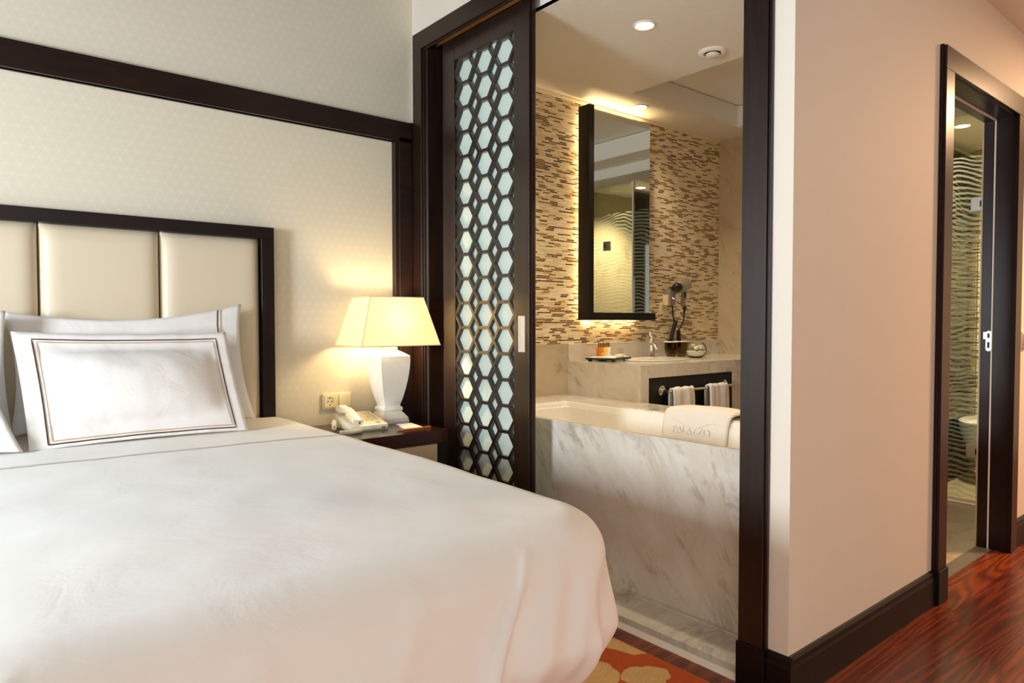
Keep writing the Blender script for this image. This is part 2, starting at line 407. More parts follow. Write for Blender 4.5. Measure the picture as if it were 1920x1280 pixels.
# headboard wall and the rest of the bedroom shell
struct('wall_headboard', box(B(), -3.9, 0, 0, .12, .12, ZB), PAPER)
bm = B(); slab_hole(bm, (-2.6, 0, .12, ZB), (-1.83, .90, -1.07, 1.74), 'x', -3.72, -3.6); slab_hole(bm, (-5.8, 0, -2.6, ZB), (-4.75, .45, -3.25, 2.05), 'x', -3.72, -3.6); struct('wall_left', bm, LINEN)
bm = B(); slab_hole(bm, (-3.9, 0, 5.2, ZB), (-3.65+.05, .65, -1.15, 2.55), 'y', -5.5, -5.38); struct('wall_rear', bm, LINEN)
bm = B(); slab_hole(bm, (-3.9, -5.5, 0.12, .12), (-3.9, -5.5, -3.9, -5.5), 'z', ZB, ZB+.1); box(bm, -3.9, -5.8, ZB, .12, .12, ZB+.1); struct('ceiling', bm, CEILP)
struct('ceiling', box(B(), .0, -5.8, ZH, 5.2, YC, ZH+.5), CEILP)
struct('wall_corridor_end', box(B(), 5.0, -5.8, 0, 5.12, YC, ZH), LINEN)
# frames of the unseen windows added around the three area lights
def win(n, ax, a, u0, v0, u1, v1, bars):
    bm = B(); slab_hole(bm, (u0, v0, u1, v1), (u0+.05, v0+.05, u1-.05, v1-.05), ax, a-.03, a+.03)
    for k in range(1, bars):
        u = u0+(u1-u0)*k/bars
        if ax == 'x': box(bm, a-.025, u-.02, v0+.05, a+.025, u+.02, v1-.05)
        else: box(bm, u-.02, a-.025, v0+.05, u+.02, a+.025, v1-.05)
    o = struct('added_window_%d' % n, bm, WHITEP)
win(1, 'x', -3.66, -1.83, .90, -1.07, 1.74, 1); win(2, 'y', -5.44, -3.6, .65, -1.15, 2.55, 3); win(3, 'x', -3.66, -4.75, .45, -3.25, 2.05, 2)
# partition between bedroom and bathroom (X 0 .. .11), opening Y -1.9 .. -.1, z 0 .. 2.46
bm = B(); box(bm, 0, YM-.01, 0, .11, 0, ZB); box(bm, 0, YM-.01, 2.49, .11, YC, ZB); box(bm, 0, -1.915, 0, .11, YC, 2.49)
bm2 = bm; box(bm2, .11, YM, ZC+.0, .12, YCI, ZC+.01)
PART = struct('wall_partition', bm, LINEN)
# corridor wall with the doorway X 1.15..2.02
bm = B(); box(bm, .11, YC, 0, 1.165, YCI, ZH); box(bm, 2.005, YC, 0, 5.0, YCI, ZH); box(bm, 1.165, YC, 2.065, 2.005, YCI, ZH)
struct('wall_corridor', bm, LINEN)
# bathroom shell
struct('wall_mosaic', box(B(), .11, YM, .965, 2.555, YM+.08, 2.6), MOSX)
struct('wall_mosaic', box(B(), .11, YM, 0, 2.555, YM+.08, .965), MARBW)
struct('wall_marble', box(B(), 2.555, -.75, 0, 2.60, YM+.05, 2.6), MARBW2)
struct('wall_shower', box(B(), 2.6, -.75-.04, 0, 4.1, -.75, 2.6), MARBW)
struct('wall_toilet', box(B(), 3.95, YCI, 0, 4.05, -.79, 2.6), MOSY)
struct('wall_bathroom_inner', box(B(), 2.02, YCI, 0, 3.95, YCI+.012, 2.36), MARBW)
struct('wall_bathroom_inner', box(B(), .11, YCI, .0, 1.15, YCI+.012, ZC), MARBW)
# ceiling with its rectangular coffer
bm = B(); slab_hole(bm, (.11, YCI, 2.60, YM), (1.245, -1.62, 2.33, -.384), 'z', ZC, ZC+.14); box(bm, 1.2, -1.66, 2.565, 2.37, -.34, 2.62)
struct('ceiling', bm, CEILP)
struct('ceiling', box(B(), 2.60, YCI, 2.335, 4.0, -.75, 2.6), CEILP)
# ceiling bead along the mosaic wall
bm = B(); prism(bm, [(YM, ZC), (YM, ZC-.018), (YM-.006, ZC-.018), (YM-.014, ZC-.006), (YM-.014, ZC)], 'x', .11, 2.555); struct('trim_ceiling', bm, plain('cream_bead', srgb(226, 210, 178), .5))

# ---- sliding door casing
def casing_profile(w, t):   # u across, v out from the wall
    return [(0, 0), (0, t*.45), (w*.08, t*.62), (w*.10, t), (w*.90, t), (w*.92, t*.75), (w, t*.7), (w, 0)]
def casing(bm, mode, u, a, b, w, t, flip=False):
    """mode: plane (X=0 facing -X) or (Y=YC facing -Y)"""
    for (k, v) in (): pass
bm = B()
x0 = -.021
box(bm, x0, -.113, .0, .0, -.035, 2.445, .0015, 1)                 # far jamb board, in the corner
box(bm, x0, -1.972, .132, 0, -1.893, 2.445, .0015, 1)              # near post
box(bm, x0, -1.972, 2.445, 0, -.035, 2.530, .0015, 1)              # head
box(bm, x0*.55, -1.981, .132, 0, -1.972, 2.536, .001, 1)           # outer bead
box(bm, x0*.55, -.035, .0, 0, -.028, 2.536, .001, 1)
box(bm, x0*.5, -.121, .0, 0.0, -.113, 2.445, .001, 1); box(bm, x0*.5, -1.893, 2.437, 0, -.113, 2.445, .001, 1)
cs = struct('trim_1', bm, WZ)
bm = B(); box(bm, -.026, -1.980, 0, .0, -1.888, .132, .002, 1); struct('plinth_block', bm, BLACKW, cs)
# jamb lining of the opening
bm = B(); box(bm, 0, -.125, 0, .11, YM, 2.49); box(bm, 0, -1.915, 0.0, .11, -1.893, 2.49)
box(bm, 0, -1.9, 2.478, .11, -.1, 2.49); box(bm, .002, -1.893, 2.452, .018, -.125, 2.478)
box(bm, .098, -.36, 0, .11, -.12, 2.478)
jl = struct('trim_2', bm, WZ)
# sliding track
bm = B(); box(bm, .036, -1.893, 2.463, .060, -.17, 2.478); box(bm, .045, -1.893, 2.457, .049, -.15, 2.464); box(bm, .078, -1.893, 2.463, .097, -.17, 2.478)
struct('track', bm, plain('brass_toned_track', srgb(196, 150, 84), .35, .7), jl)
bm = B(); box(bm, .046, -1.893, 2.4545, .0485, -.13, 2.4575); box(bm, .0, -.1265, .0, .012, -.1245, 2.44)
struct('metal_edge', bm, STEEL, jl)

# ---- sliding door leaf
XD = .05; TY = .038
D = bpy.data.objects.new('door_1', None); COL.objects.link(D); D.location = (XD, -.52, 0); D['kind'] = 'structure'
def dobj(name, bm, mat, par, **k):
    bmesh.ops.transform(bm, matrix=Matrix.Translation((-XD, .52, 0)), verts=bm.verts)
    return obj(name, bm, mat, par, **k)
ly0, ly1, lz0, lz1 = -.744, -.2995, .085, 2.349
bm = B()
box(bm, XD, -.846, .012, XD+TY, ly0, 2.452, .0012, 1); box(bm, XD, ly1, .012, XD+TY, -.2, 2.452, .0012, 1)
box(bm, XD, ly0, lz1, XD+TY, ly1, 2.452, .0008, 1); box(bm, XD, ly0, .012, XD+TY, ly1, lz0, .0008, 1)
dobj('door_frame', bm, WD, D)
# hexagonal lattice: flat-topped hexagons stacked in three columns, lozenges between them
def lattice():
    bm = B(); n = 3; pw = (ly1-ly0)/n; ph = .1155; sw = .0072; th = .016; x = XD+.003
    hx = pw/2; fl = pw*.235                                       # half width, half of the flat edge
    def inset(poly, d):
        out = []; m = len(poly); c = Vector((sum(p[0] for p in poly)/m, sum(p[1] for p in poly)/m)); L = []
        for i in range(m):
            p0, p1 = Vector(poly[i]), Vector(poly[(i+1) % m]); e = (p1-p0).normalized(); nn = Vector((-e.y, e.x))
            if nn.dot(c-p0) < 0: nn = -nn
            border = any(abs(p0[a]-lim) < 1e-5 and abs(p1[a]-lim) < 1e-5 for a, lim in ((0, ly0), (0, ly1), (1, lz0), (1, lz1)))
            L.append((p0+nn*(.0008 if border else d), e))
        for i in range(m):
            (a, e1), (b, e2) = L[i-1], L[i]; den = e1.x*e2.y-e1.y*e2.x
            k = ((b.x-a.x)*e2.y-(b.y-a.y)*e2.x)/den; out.append(a+e1*k)
        return out
    def clip(poly):
        def cut(pl, ax, lim, keep_less):
            r = []
            for i in range(len(pl)):
                a, b = pl[i], pl[(i+1) % len(pl)]
                ia = (a[ax] <= lim) if keep_less else (a[ax] >= lim); ib = (b[ax] <= lim) if keep_less else (b[ax] >= lim)
                if ia: r.append(a)
                if ia != ib:
                    k = (lim-a[ax])/(b[ax]-a[ax]); r.append((a[0]+(b[0]-a[0])*k, a[1]+(b[1]-a[1])*k))
            return r
        for ax, lim, kl in ((0, ly0, False), (0, ly1, True), (1, lz0, False), (1, lz1, True)):
            if len(poly) >= 3: poly = cut(poly, ax, lim, kl)
        c = []
        for p in poly:
            if not c or (Vector(p)-Vector(c[-1])).length > 1e-5: c.append(p)
        if len(c) > 1 and (Vector(c[0])-Vector(c[-1])).length < 1e-5: c.pop()
        return c
    def cell(poly):
        poly = clip([tuple(p) for p in poly])
        if len(poly) < 3: return
        q = inset(poly, sw)
        A = 0.5*sum(poly[i][0]*poly[(i+1) % len(poly)][1]-poly[(i+1) % len(poly)][0]*poly[i][1] for i in range(len(poly)))
        A2 = 0.5*sum(q[i][0]*q[(i+1) % len(q)][1]-q[(i+1) % len(q)][0]*q[i][1] for i in range(len(q)))
        m = len(poly)
        if A*A2 <= 0 or abs(A) < 3e-4:
            bm.faces.new([bm.verts.new((x, p[0], p[1])) for p in poly]); return
        o = [bm.verts.new((x, p[0], p[1])) for p in poly]; i0 = [bm.verts.new((x, p[0], p[1])) for p in q]; i1 = [bm.verts.new((x+th, p[0], p[1])) for p in q]
        o1 = [bm.verts.new((x+th, p[0], p[1])) for p in poly]
        for k in range(m):
            j = (k+1) % m
            bm.faces.new((o[k], o[j], i0[j], i0[k])); bm.faces.new((i0[k], i0[j], i1[j], i1[k])); bm.faces.new((i1[k], i1[j], o1[j], o1[k]))
    top = 2.279+ph/2                                               # flat top of the first full row at the right column
    rows = int((lz1-lz0)/ph)+3
    for c in range(n):
        cy = ly0+pw*(c+.5)
        for r in range(rows):
            cz = 2.279+.0-(r-1)*ph+ .004
            cell([(cy-hx, cz), (cy-fl, cz-ph/2), (cy+fl, cz-ph/2), (cy+hx, cz), (cy+fl, cz+ph/2), (cy-fl, cz+ph/2)])
    for c in range(n+1):
        cy = ly0+pw*c; w = hx-fl
        for r in range(rows):
            cz = 2.279+.004-(r-1)*ph-ph/2
            cell([(cy-w, cz), (cy, cz-ph/2), (cy+w, cz), (cy, cz+ph/2)])
    return bm
dobj('lattice_screen', lattice(), WD, D)
dobj('glass_panel', box(B(), XD+.024, ly0-.01, lz0-.01, XD+.030, ly1+.01, lz1+.01), FROST, D)
bm = B(); slab_hole(bm, (-.821, .967, -.778, 1.122), (-.815, .979, -.787, 1.110), 'x', XD-.003, XD+.004); box(bm, XD-.0005, -.816, .978, XD+.0, -.786, 1.111)
ph_ = dobj('pull_handle', bm, plain('satin_aluminium', srgb(226, 222, 212), .35, .35), D, label='recessed brushed metal pull')
# near edge bead of the leaf
bm = B(); box(bm, XD+.008, -.853, .012, XD+.026, -.846, 2.452, .001, 1); dobj('edge_bead', bm, MAHO, D)

# ---- picture-frame moulding on the headboard wall
bm = B()
zi, zo = 1.990, 2.094
box(bm, -3.6, -.046, zi, -.036, -.012, zo-.012, .001, 1); box(bm, -3.6, -.030, zo-.012, -.036, 0, zo, .001, 1); box(bm, -3.6, -.034, zi, -.1225, 0, zi+.012, .0008, 1)
box(bm, -.106, -.046, .0, -.036, -.012, zi+.02, .001, 1); box(bm, -.1225, -.034, 0, -.104, 0, zi+.01, .0008, 1); box(bm, -.036, -.040, 0, -.021, 0, zo, .001, 1)
tr = struct('trim_3', bm, WX)
# ---- baseboards
def skirting(bm, seg):
    ax, a, b, face, sgn = seg
    prof = [(0, 0), (.016, 0), (.016, .100), (.013, .108), (.012, .122), (.006, .130), (0, .132)]
    pts = [(face+sgn*u, z) for u, z in prof]
    prism(bm, pts, ax, a, b)
bm = B(); skirting(bm, ('y', -1.981, YC-.016, 0, -1)); struct('baseboard_partition', bm, BLACKW)
bm = B(); skirting(bm, ('x', 0, 1.076, YC, -1)); struct('baseboard_corridor', bm, BLACKW)
bm = B(); skirting(bm, ('x', 2.094, 5.0, YC, -1)); struct('baseboard_corridor', bm, BLACKW)
# ---- door_2: casing and jamb of the corridor doorway (leaf is folded away inside)
bm = B(); yf = YC-.023
box(bm, 1.083, yf, .132, 1.168, YC, 2.057, .0015, 1); box(bm, 2.002, yf, .0, 2.089, YC, 2.057, .0015, 1); box(bm, 1.083, yf, 2.057, 2.089, YC, 2.145, .0015, 1)
box(bm, 1.078, yf+.010, .132, 1.083, YC, 2.149, .001, 1); box(bm, 1.078, yf+.010, 2.145, 2.094, YC, 2.149, .001, 1); box(bm, 2.089, yf+.01, .0, 2.094, YC, 2.149, .001, 1)
d2 = struct('door_2', bm, MAHO)
bm = B(); box(bm, 1.078, yf-.006, 0, 1.174, YC, .132, .002, 1); struct('plinth_block', bm, BLACKW, d2)
bm = B(); box(bm, 1.150, YC-.005, 0, 1.172, YCI-.006, 2.062); box(bm, 2.0, YC-.005, 0, 2.02, YCI-.006, 2.062); box(bm, 1.165, YC-.005, 2.052, 2.005, YCI-.006, 2.066)
box(bm, 1.995, -1.968, 0, 2.01, YCI-.002, 2.05); box(bm, 1.165, -1.968, 2.045, 2.005, YCI-.002, 2.06); box(bm, 1.165, -1.968, 0, 1.177, YCI-.002, 2.05)
struct('jamb', bm, MAHO, d2)
bm = B(); box(bm, 1.9945, -1.976, .0, 2.001, -1.970, 2.044); box(bm, 1.178, -1.976, 2.0435, 2.0, -1.970, 2.0515); struct('door_seal', bm, RUBW, d2)
bm = B(); prism(bm, [(-1.962+ .012*math.cos(a), 1.040+.012*math.sin(a)) for a in [PI*k/8 for k in range(9)]]+[(-1.962+.012*math.cos(a), .966+.012*math.sin(a)) for a in [PI+PI*k/8 for k in range(9)]], 'x', 1.992, 1.996)
bmt = B(); 
sp = struct('strike_plate', bm, STEEL, d2, label='satin metal strike plate with two black slots')
bm = B(); box(bm, 1.991, -1.950, 1.012, 1.995, -1.940, 1.046); struct('latch_lip', bm, STEEL, sp)
bm = B(); box(bm, 1.9905, -1.966, 1.018, 1.9935, -1.957, 1.040); box(bm, 1.9905, -1.966, .970, 1.9935, -1.957, .998); struct('slot', bm, BLACK, sp)
struct('trim_threshold', box(B(), 1.172, -1.99, -.002, 1.995, -1.925, .003), GREYM)

# ---- marble step and white strip under the bathtub
bm = B(); box(bm, .001, -1.893, .0, .205, -.10, .040, .003, 2); box(bm, .172, -1.893, .039, .2, -.10, .0435, .001, 1); struct('trim_marble_step', bm, MARB)
bm = B(); prism(bm, [(-.016, 0.0), (-.003, .018), (.0005, .018), (.0005, 0)], 'y', -1.888, -.13); struct('trim_white_strip', bm, plain('white_lacquer_strip', srgb(238, 226, 208), .35))

# ================================================================== BED
HB = thing('headboard', 'cream padded headboard with dark wood frame behind the bed', 'headboard', (-1.68, -.03, 0))
def hobj(name, bm, mat, par=None, base=None, **k):
    p = base or HB
    bmesh.ops.transform(bm, matrix=p.matrix_basis.inverted() if p.matrix_basis else Matrix(), verts=bm.verts)
    return obj(name, bm, mat, par or p, **k)
def loc(par, name, bm, mat, **k):
    """mesh built in world coordinates, parented to a thing standing elsewhere"""
    M = Matrix.LocRotScale(par.location, par.rotation_euler, None)
    bmesh.ops.transform(bm, matrix=M.inverted(), verts=bm.verts)
    return obj(name, bm, mat, par, **k)
hx1 = -.739; hx0 = -2.64; hz = 1.508; fw = .055
bm = B(); box(bm, hx0, -.052, hz-fw*.9, hx1, 0, hz, .001, 1); box(bm, hx1-fw, -.052, .3, hx1, 0, hz-.05, .001, 1); box(bm, hx0, -.052, .3, hx0+fw, 0, hz-.05, .001, 1); box(bm, hx0+.02, -.012, .3, hx1-.02, 0, hz-.02)
loc(HB, 'frame', bm, ESP)
def cushion_panel(x0, x1, z0, z1, y0, depth, n=18):
    bm = B(); V = []
    for j in range(n+1):
        row = []
        for i in range(n+1):
            u = i/n; v = j/n
            uu = .5-.5*math.cos(PI*u); vv = .5-.5*math.cos(PI*v)
            e = min(1, min(uu, 1-uu)*(x1-x0)/.052); g = min(1, min(vv, 1-vv)*(z1-z0)/.045)
            h = math.sqrt(max(0, 1-(1-e)**2))*math.sqrt(max(0, 1-(1-g)**2))
            row.append(bm.verts.new((x0+(x1-x0)*uu, y0-depth*h, z0+(z1-z0)*vv)))
        V.append(row)
    for j in range(n):
        for i in range(n): bm.faces.new((V[j][i], V[j][i+1], V[j+1][i+1], V[j+1][i]))
    return bm
seams = [hx0+fw, -2.395, -1.993, -1.592, -1.191, hx1-fw]
for a, b in zip(seams, seams[1:]):
    loc(HB, 'padded_panel', cushion_panel(a+.002, b-.002, .45, hz-fw*.9, -.012, .038), LEATH, smooth=True)

BED = thing('bed', 'wide double bed base with orange-brown wooden legs under white linen', 'bed', (-1.69, -1.05, 0))
bm = B(); box(bm, -2.58, -1.925, .25, -.735, -.055, .41, .02, 2); loc(BED, 'base', bm, BEDB)
bm = B(); box(bm, -2.57, -1.96, .40, -.82, -.055, .64, .05, 4); loc(BED, 'mattress', bm, SHEET, smooth=40)
for lx in (-2.5, -.765):
    for lyy in (-1.885, -.2): loc(BED, 'leg', lathe(B(), [(.034, .0125 if lyy < -1 and lx > -2 else 0), (.040, .26)], 24, M=Matrix.Translation((lx, lyy, 0))), BEDB, smooth=40)

# duvet: cloth over a rounded rectangle, hanging at sides and foot
from mathutils import noise as mn
CREASE = [(-1.80, .06, -1.95, .30, .010, .009), (-.98, .08, -1.16, .42, .014, .010), (-.90, .10, -1.02, .42, .012, .03), (-1.22, .10, -1.36, .40, .008, .03), (-.80, .06, -.90, .36, .012, .022), (-1.5, .12, -1.58, .36, .006, .03), (-1.05, .14, -1.12, .30, .004, .006)]
def duvet():
    bm = B(); R = .105
    X0, X1, Y0, Y1 = -2.62+R, -.655-R, -2.055+R, -.058        # inner flat rectangle
    rc = .11
    def top(x, y):
        cx = (x+1.69)/.95; cy = (y+1.05)/1.05
        h = .682+.012*(1-cx*cx)-.012*max(0, -cy)**2
        h += .006*mn.noise(Vector((x*2.2, y*2.2, 3)))+.0025*mn.noise(Vector((x*7, y*7, 9)))
        return h
    drop = .235
    nx, ny = 280, 240
    us = [X0-R*PI/2-drop+(X1-X0+R*PI+2*drop)*i/nx for i in range(nx+1)]
    vs = [Y0-R*PI/2-drop+(Y1-Y0+R*PI/2+drop)*j/ny for j in range(ny+1)]
    V = []; OV = set()
    for v in vs:
        row = []
        for u in us:
            over = False
            # nearest point on the inner rounded rectangle
            px = min(max(u, X0+rc), X1-rc); py = max(v, Y0+rc)
            dx, dy = u-px, v-py; d = math.hypot(dx, dy)
            if d <= rc or d < 1e-9:
                if d < rc and (px == u or py == v): pass
                row.append(bm.verts.new((u, v, top(u, v)))); continue
            nxn, nyn = dx/d, dy/d; bx, by = px+nxn*rc, py+nyn*rc; e = d-rc
            emax = R*PI/2+drop
            if e > emax:
                over = e > emax + 1e-6; e = emax
            a = min(e/R, PI/2); hor = R*math.sin(a); ver = R*(1-math.cos(a)); rest = max(0, e-R*PI/2)
            ang = math.atan2(nyn, nxn)
            per = bx*1.0+by*1.0
            t = rest/drop
            # soft vertical folds, stronger low down and near the foot corner
            corner = math.exp(-((bx-X1)**2+(by-Y0)**2)/.5)
            foldw = (.014+.016*corner)*min(1, t*1.6)
            s = (bx-by)*1.0 + ang*.28
            fold = foldw*(mn.noise(Vector((s*6.5, t*.6, 1.7)))+.5*mn.noise(Vector((s*15, t*.9+s*2, 6.1))))
            flare = .026*math.sin(PI*min(1, t)*.55) - .05*max(0, t-.55)**1.5/.3*(.3+corner)
            for (s0, e0, s1, e1, amp, wd) in CREASE:
                ux = bx + .35*(by-Y0)*(-1 if bx > X1-.3 else 0); lx_, le_ = s1-s0, e1-e0; LL = math.hypot(lx_, le_)
                qx, qe = ux-s0, e-e0; al_ = (qx*lx_+qe*le_)/LL; pe_ = (qx*le_-qe*lx_)/LL + .012*math.sin(al_*9)
                if -.02 < al_ < LL+.02: fold += amp*math.exp(-(pe_/wd)**2)*math.sin(PI*min(1, max(0, al_/LL)))**.6
            hor += flare+fold; ver += rest*.985
            row.append(bm.verts.new((bx+nxn*hor, by+nyn*hor, top(bx, by)-ver+.006*mn.noise(Vector((s*3, 0, 4)))*t)))
            if over: OV.add(row[-1])
        V.append(row)
    for j in range(ny):
        for i in range(nx):
            q = [V[j][i], V[j][i+1], V[j+1][i+1], V[j+1][i]]
            if sum(x in OV for x in q) < 3: bm.faces.new(q)
    bmesh.ops.delete(bm, geom=[x for x in bm.verts if not x.link_faces], context='VERTS')
    return bm, top, (X0, X1, Y0, Y1, R)
dbm, dtop, DR = duvet()
dv = obj('duvet', dbm, SHEET, smooth=True); meta(dv, 'white cotton duvet spread over the bed and hanging over its foot', 'duvet')
so = dv.modifiers.new('thick', 'SOLIDIFY'); so.thickness = .006; so.offset = -1
# two-tone stitched line across the duvet near the pillows
def ribbon_line(bm, pts, w, up):
    for a, b in zip(pts, pts[1:]):
        pass
def duvet_line(yfun, w):
    bm = B(); prev = None
    X0, X1, Y0, Y1, R = DR
    N = 160
    for i in range(N+1):
        x = -2.6+(-.66+2.6)*i/N
        y = yfun(x)
        if x > X1: a = math.asin(min(1, (x-X1)/R)); z = dtop(X1, y)-R*(1-math.cos(a)); off = .0014+.002*math.sin(a); x2 = x+math.sin(a)*.002
        else: z = dtop(x, y); off = .0014; x2 = x
        if x < X0: a = math.asin(min(1, (X0-x)/R)); z = dtop(X0, y)-R*(1-math.cos(a))
        r = (bm.verts.new((x2, y-w/2, z+off)), bm.verts.new((x2, y+w/2, z+off)))
        if prev: bm.faces.new((prev[0], r[0], r[1], prev[1]))
        prev = r
    return bm
LY = -.71
o = obj('stitched_line', duvet_line(lambda x: LY+.01*math.sin(x*3), .0035), BROWNT, dv, label='thin brown stitched line')
o = obj('stitched_line', duvet_line(lambda x: LY+.013+.01*math.sin(x*3), .003), TANT, dv, label='thin tan stitched line')

# pillows ----------------------------------------------------------------
def pillow(name, corners, thick, label, group=None, sag=.03, flange=.07, lines=None, seed=1, bend=0):
    """corners TL,TR,BR,BL (world), front face towards -Y"""
    TL, TR, BR, BL = [Vector(c) for c in corners]
    base = (BL+BR)/2
    nrm = (TR-TL).cross(BL-TL).normalized()
    if nrm.y > 0: nrm = -nrm
    n = 44; m = 32
    fu = flange/(TR-TL).length; fv = flange/(TL-BL).length
    def surf(u, v, side):
        p = (TL*(1-u)+TR*u)*v+(BL*(1-u)+BR*u)*(1-v)
        a = min(1, max(0, min(u-fu, 1-fu-u)/(.5-fu))); b = min(1, max(0, min(v-fv, 1-fv-v)/(.5-fv)))
        h = (1-(1-a)**2.6)**.75*(1-(1-b)**2.4)**.75
        edge = 1-min(1, min(u, 1-u, v, 1-v)*14)
        k = 1+.08*mn.noise(Vector((u*3+seed, v*3, seed*2.3)))*h*.6
        # edges pull inwards between the corners
        pull = sag*(4*u*(1-u))*(2*v-1); pull2 = sag*.5*(4*v*(1-v))*(1-2*u)
        q = p + (TL-BL).normalized()*(-pull*.9) + (TR-TL).normalized()*pull2
        q += nrm*(side*thick/2*h*k)
        wr = mn.noise(Vector((u*7+seed*3, v*6, seed)))*.0035 + mn.noise(Vector((u*17, v*15+seed, 2*seed)))*.0016
        q += nrm*(wr*(1 if side > 0 else .3)+side*.0025)
        q += nrm*bend*math.sin(v*PI)*.5
        return q
    bm = B(); grids = []
    for side in (1, -1):
        g = [[bm.verts.new(surf(i/n, j/m, side)) for i in range(n+1)] for j in range(m+1)]
        grids.append(g)
        for j in range(m):
            for i in range(n): bm.faces.new((g[j][i], g[j][i+1], g[j+1][i+1], g[j+1][i]))
    a, b = grids
    ring = [(0, i) for i in range(n)]+[(j, n) for j in range(m)]+[(m, i) for i in range(n, 0, -1)]+[(j, 0) for j in range(m, 0, -1)]
    for k in range(len(ring)):
        p, q = ring[k], ring[(k+1) % len(ring)]
        bm.faces.new((a[p[0]][p[1]], a[q[0]][q[1]], b[q[0]][q[1]], b[p[0]][p[1]]))
    P = thing(name, label, 'pillow', tuple(base), 0, group)
    loc(P, 'pillow_cover', bm, PILLOW, smooth=True)
    for mat, uvs, w, lab in (lines or []):
        bm = B(); pts = []
        for (u0, v0), (u1, v1) in zip(uvs, uvs[1:]):
            N = 26
            for k in range(N): pts.append((u0+(u1-u0)*k/N, v0+(v1-v0)*k/N))
        pts.append(uvs[-1])
        P3 = [surf(u, v, 1) for u, v in pts]
        prev = None
        for k, p in enumerate(P3):
            d = (P3[min(k+1, len(P3)-1)]-P3[max(k-1, 0)]).normalized(); s = d.cross(nrm).normalized()*w/2
            r = (bm.verts.new(p+nrm*.0022-s), bm.verts.new(p+nrm*.0022+s))
            if prev: bm.faces.new((prev[0], prev[1], r[1], r[0]))
            prev = r
        loc(P, 'stitched_line', bm, mat, label=lab)
    return P
def rect_uv(a, b, c, d): return [(a, b), (c, b), (c, d), (a, d), (a, b)]
pillow('pillow', ((-1.705, -.10, 1.135), (-.900, -.10, 1.17), (-.893, -.24, .705), (-1.70, -.24, .715)), .12, 'large white pillow leaning on the headboard behind the small pillow with a full stitched border', 'pillows on the bed', sag=.055, seed=2,
       lines=[(BROWNT, [(.880, .995), (.885, .7), (.9, .4), (.905, .02)], .004, 'thin dark brown line'), (TANT, [(.896, .995), (.901, .7), (.916, .4), (.921, .02)], .0035, 'thin tan line')])
pillow('pillow', ((-1.692, -.26, 1.066), (-1.012, -.26, 1.056), (-.985, -.43, .692), (-1.662, -.44, .693)), .13, 'small white pillow in front, with a full double stitched border in brown and tan', 'pillows on the bed', sag=.010, seed=5,
       lines=[(BROWNT, rect_uv(.075, .030, .937, .935), .0042, 'thin dark brown line'), (TANT, rect_uv(.092, .056, .920, .910), .0035, 'thin tan line')])
pillow('pillow', ((-2.50, -.13, 1.16), (-1.700, -.19, 1.135), (-1.690, -.30, .71), (-2.50, -.26, .705)), .13, 'large white pillow at the left edge of the picture, leaning on the headboard', 'pillows on the bed', sag=.03, seed=8)
pillow('pillow', ((-2.40, -.33, 1.03), (-1.77, -.34, 1.00), (-1.680, -.47, .70), (-2.42, -.47, .70)), .13, 'white pillow at the left edge of the picture, resting against the large one', 'pillows on the bed', sag=.022, seed=11)

# ================================================================== NIGHTSTAND
ZN = .62
NS = thing('nightstand', 'dark wood bedside table with beige drawer front beside the bed', 'nightstand', (-.37, -.28, 0))
nx0, nx1, ny0 = -.60, -.142, -.512
bm = B(); box(bm, nx0, ny0, ZN-.058, nx1, -.047, ZN, .0012, 1); loc(NS, 'top', bm, wood_dark('mahogany_top', 'x', srgb(34, 13, 10), srgb(56, 26, 16), .17))
bm = B(); box(bm, nx1-.045, ny0+.002, 0, nx1, -.05, ZN-.058); box(bm, nx0, ny0+.002, 0, nx0+.045, -.05, ZN-.058); box(bm, nx0+.04, ny0+.02, .08, nx1-.04, -.05, ZN-.058); box(bm, nx0+.04, ny0+.004, .04, nx1-.04, -.05, .1)
loc(NS, 'body', bm, BLACKW)
bm = B(); box(bm, nx0+.047, ny0+.006, .34, nx1-.047, ny0+.03, ZN-.060, .002, 1); dr = loc(NS, 'drawer', bm, GOLDL)
bm = B(); box(bm, nx0+.047, ny0+.006, .11, nx1-.047, ny0+.03, .335, .002, 1); loc(NS, 'drawer', bm, GOLDL)

# ---- table lamp
lx, ly = -.232, -.150
LMP = thing('table_lamp', 'white ceramic urn table lamp with cream rectangular shade, lit', 'lamp', (lx, ly, ZN))
def sqloft(bm, prof, cx=0, cy=0, bev=0):
    """prof: (half_x, half_y, z)"""
    t = bmesh.new(); rings = []
    for hx_, hy_, z in prof: rings.append([t.verts.new((cx+sx*hx_, cy+sy*hy_, z)) for sx, sy in ((-1, -1), (1, -1), (1, 1), (-1, 1))])
    for a, b in zip(rings, rings[1:]):
        for i in range(4): t.faces.new((a[i], a[(i+1) % 4], b[(i+1) % 4], b[i]))
    t.faces.new(rings[0][::-1]); t.faces.new(rings[-1])
    if bev:
        ed = [e for e in t.edges if abs(e.verts[0].co.z-e.verts[1].co.z) > 1e-4]
        bmesh.ops.bevel(t, geom=ed, offset=bev, segments=2, affect='EDGES', profile=.5)
    return merge(bm, t)
bm = B(); sqloft(bm, [(.074, .066, 0), (.074, .066, .012), (.0705, .063, .013), (.072, .064, .022), (.068, .061, .026), (.052, .048, .046), (.047, .044, .052)], bev=.002)
obj('foot', bm, CERAM, LMP, smooth=35)
bm = B(); prof = [(.046, .043, .050), (.046, .043, .054), (.0505, .047, .058), (.0505, .047, .070), (.046, .043, .076), (.041, .039, .078)]
sqloft(bm, prof, bev=.003); obj('neck_ring', bm, CERAM, LMP, smooth=35)
prof = []
for k in range(15):
    t = k/14; w = .040+(.0775-.040)*math.sin(t*PI/2)**.92
    prof.append((w, w*.92, .077+.236*t))
prof += [(.0775, .0715, .316), (.055, .05, .330), (.036, .033, .342), (.030, .028, .346)]
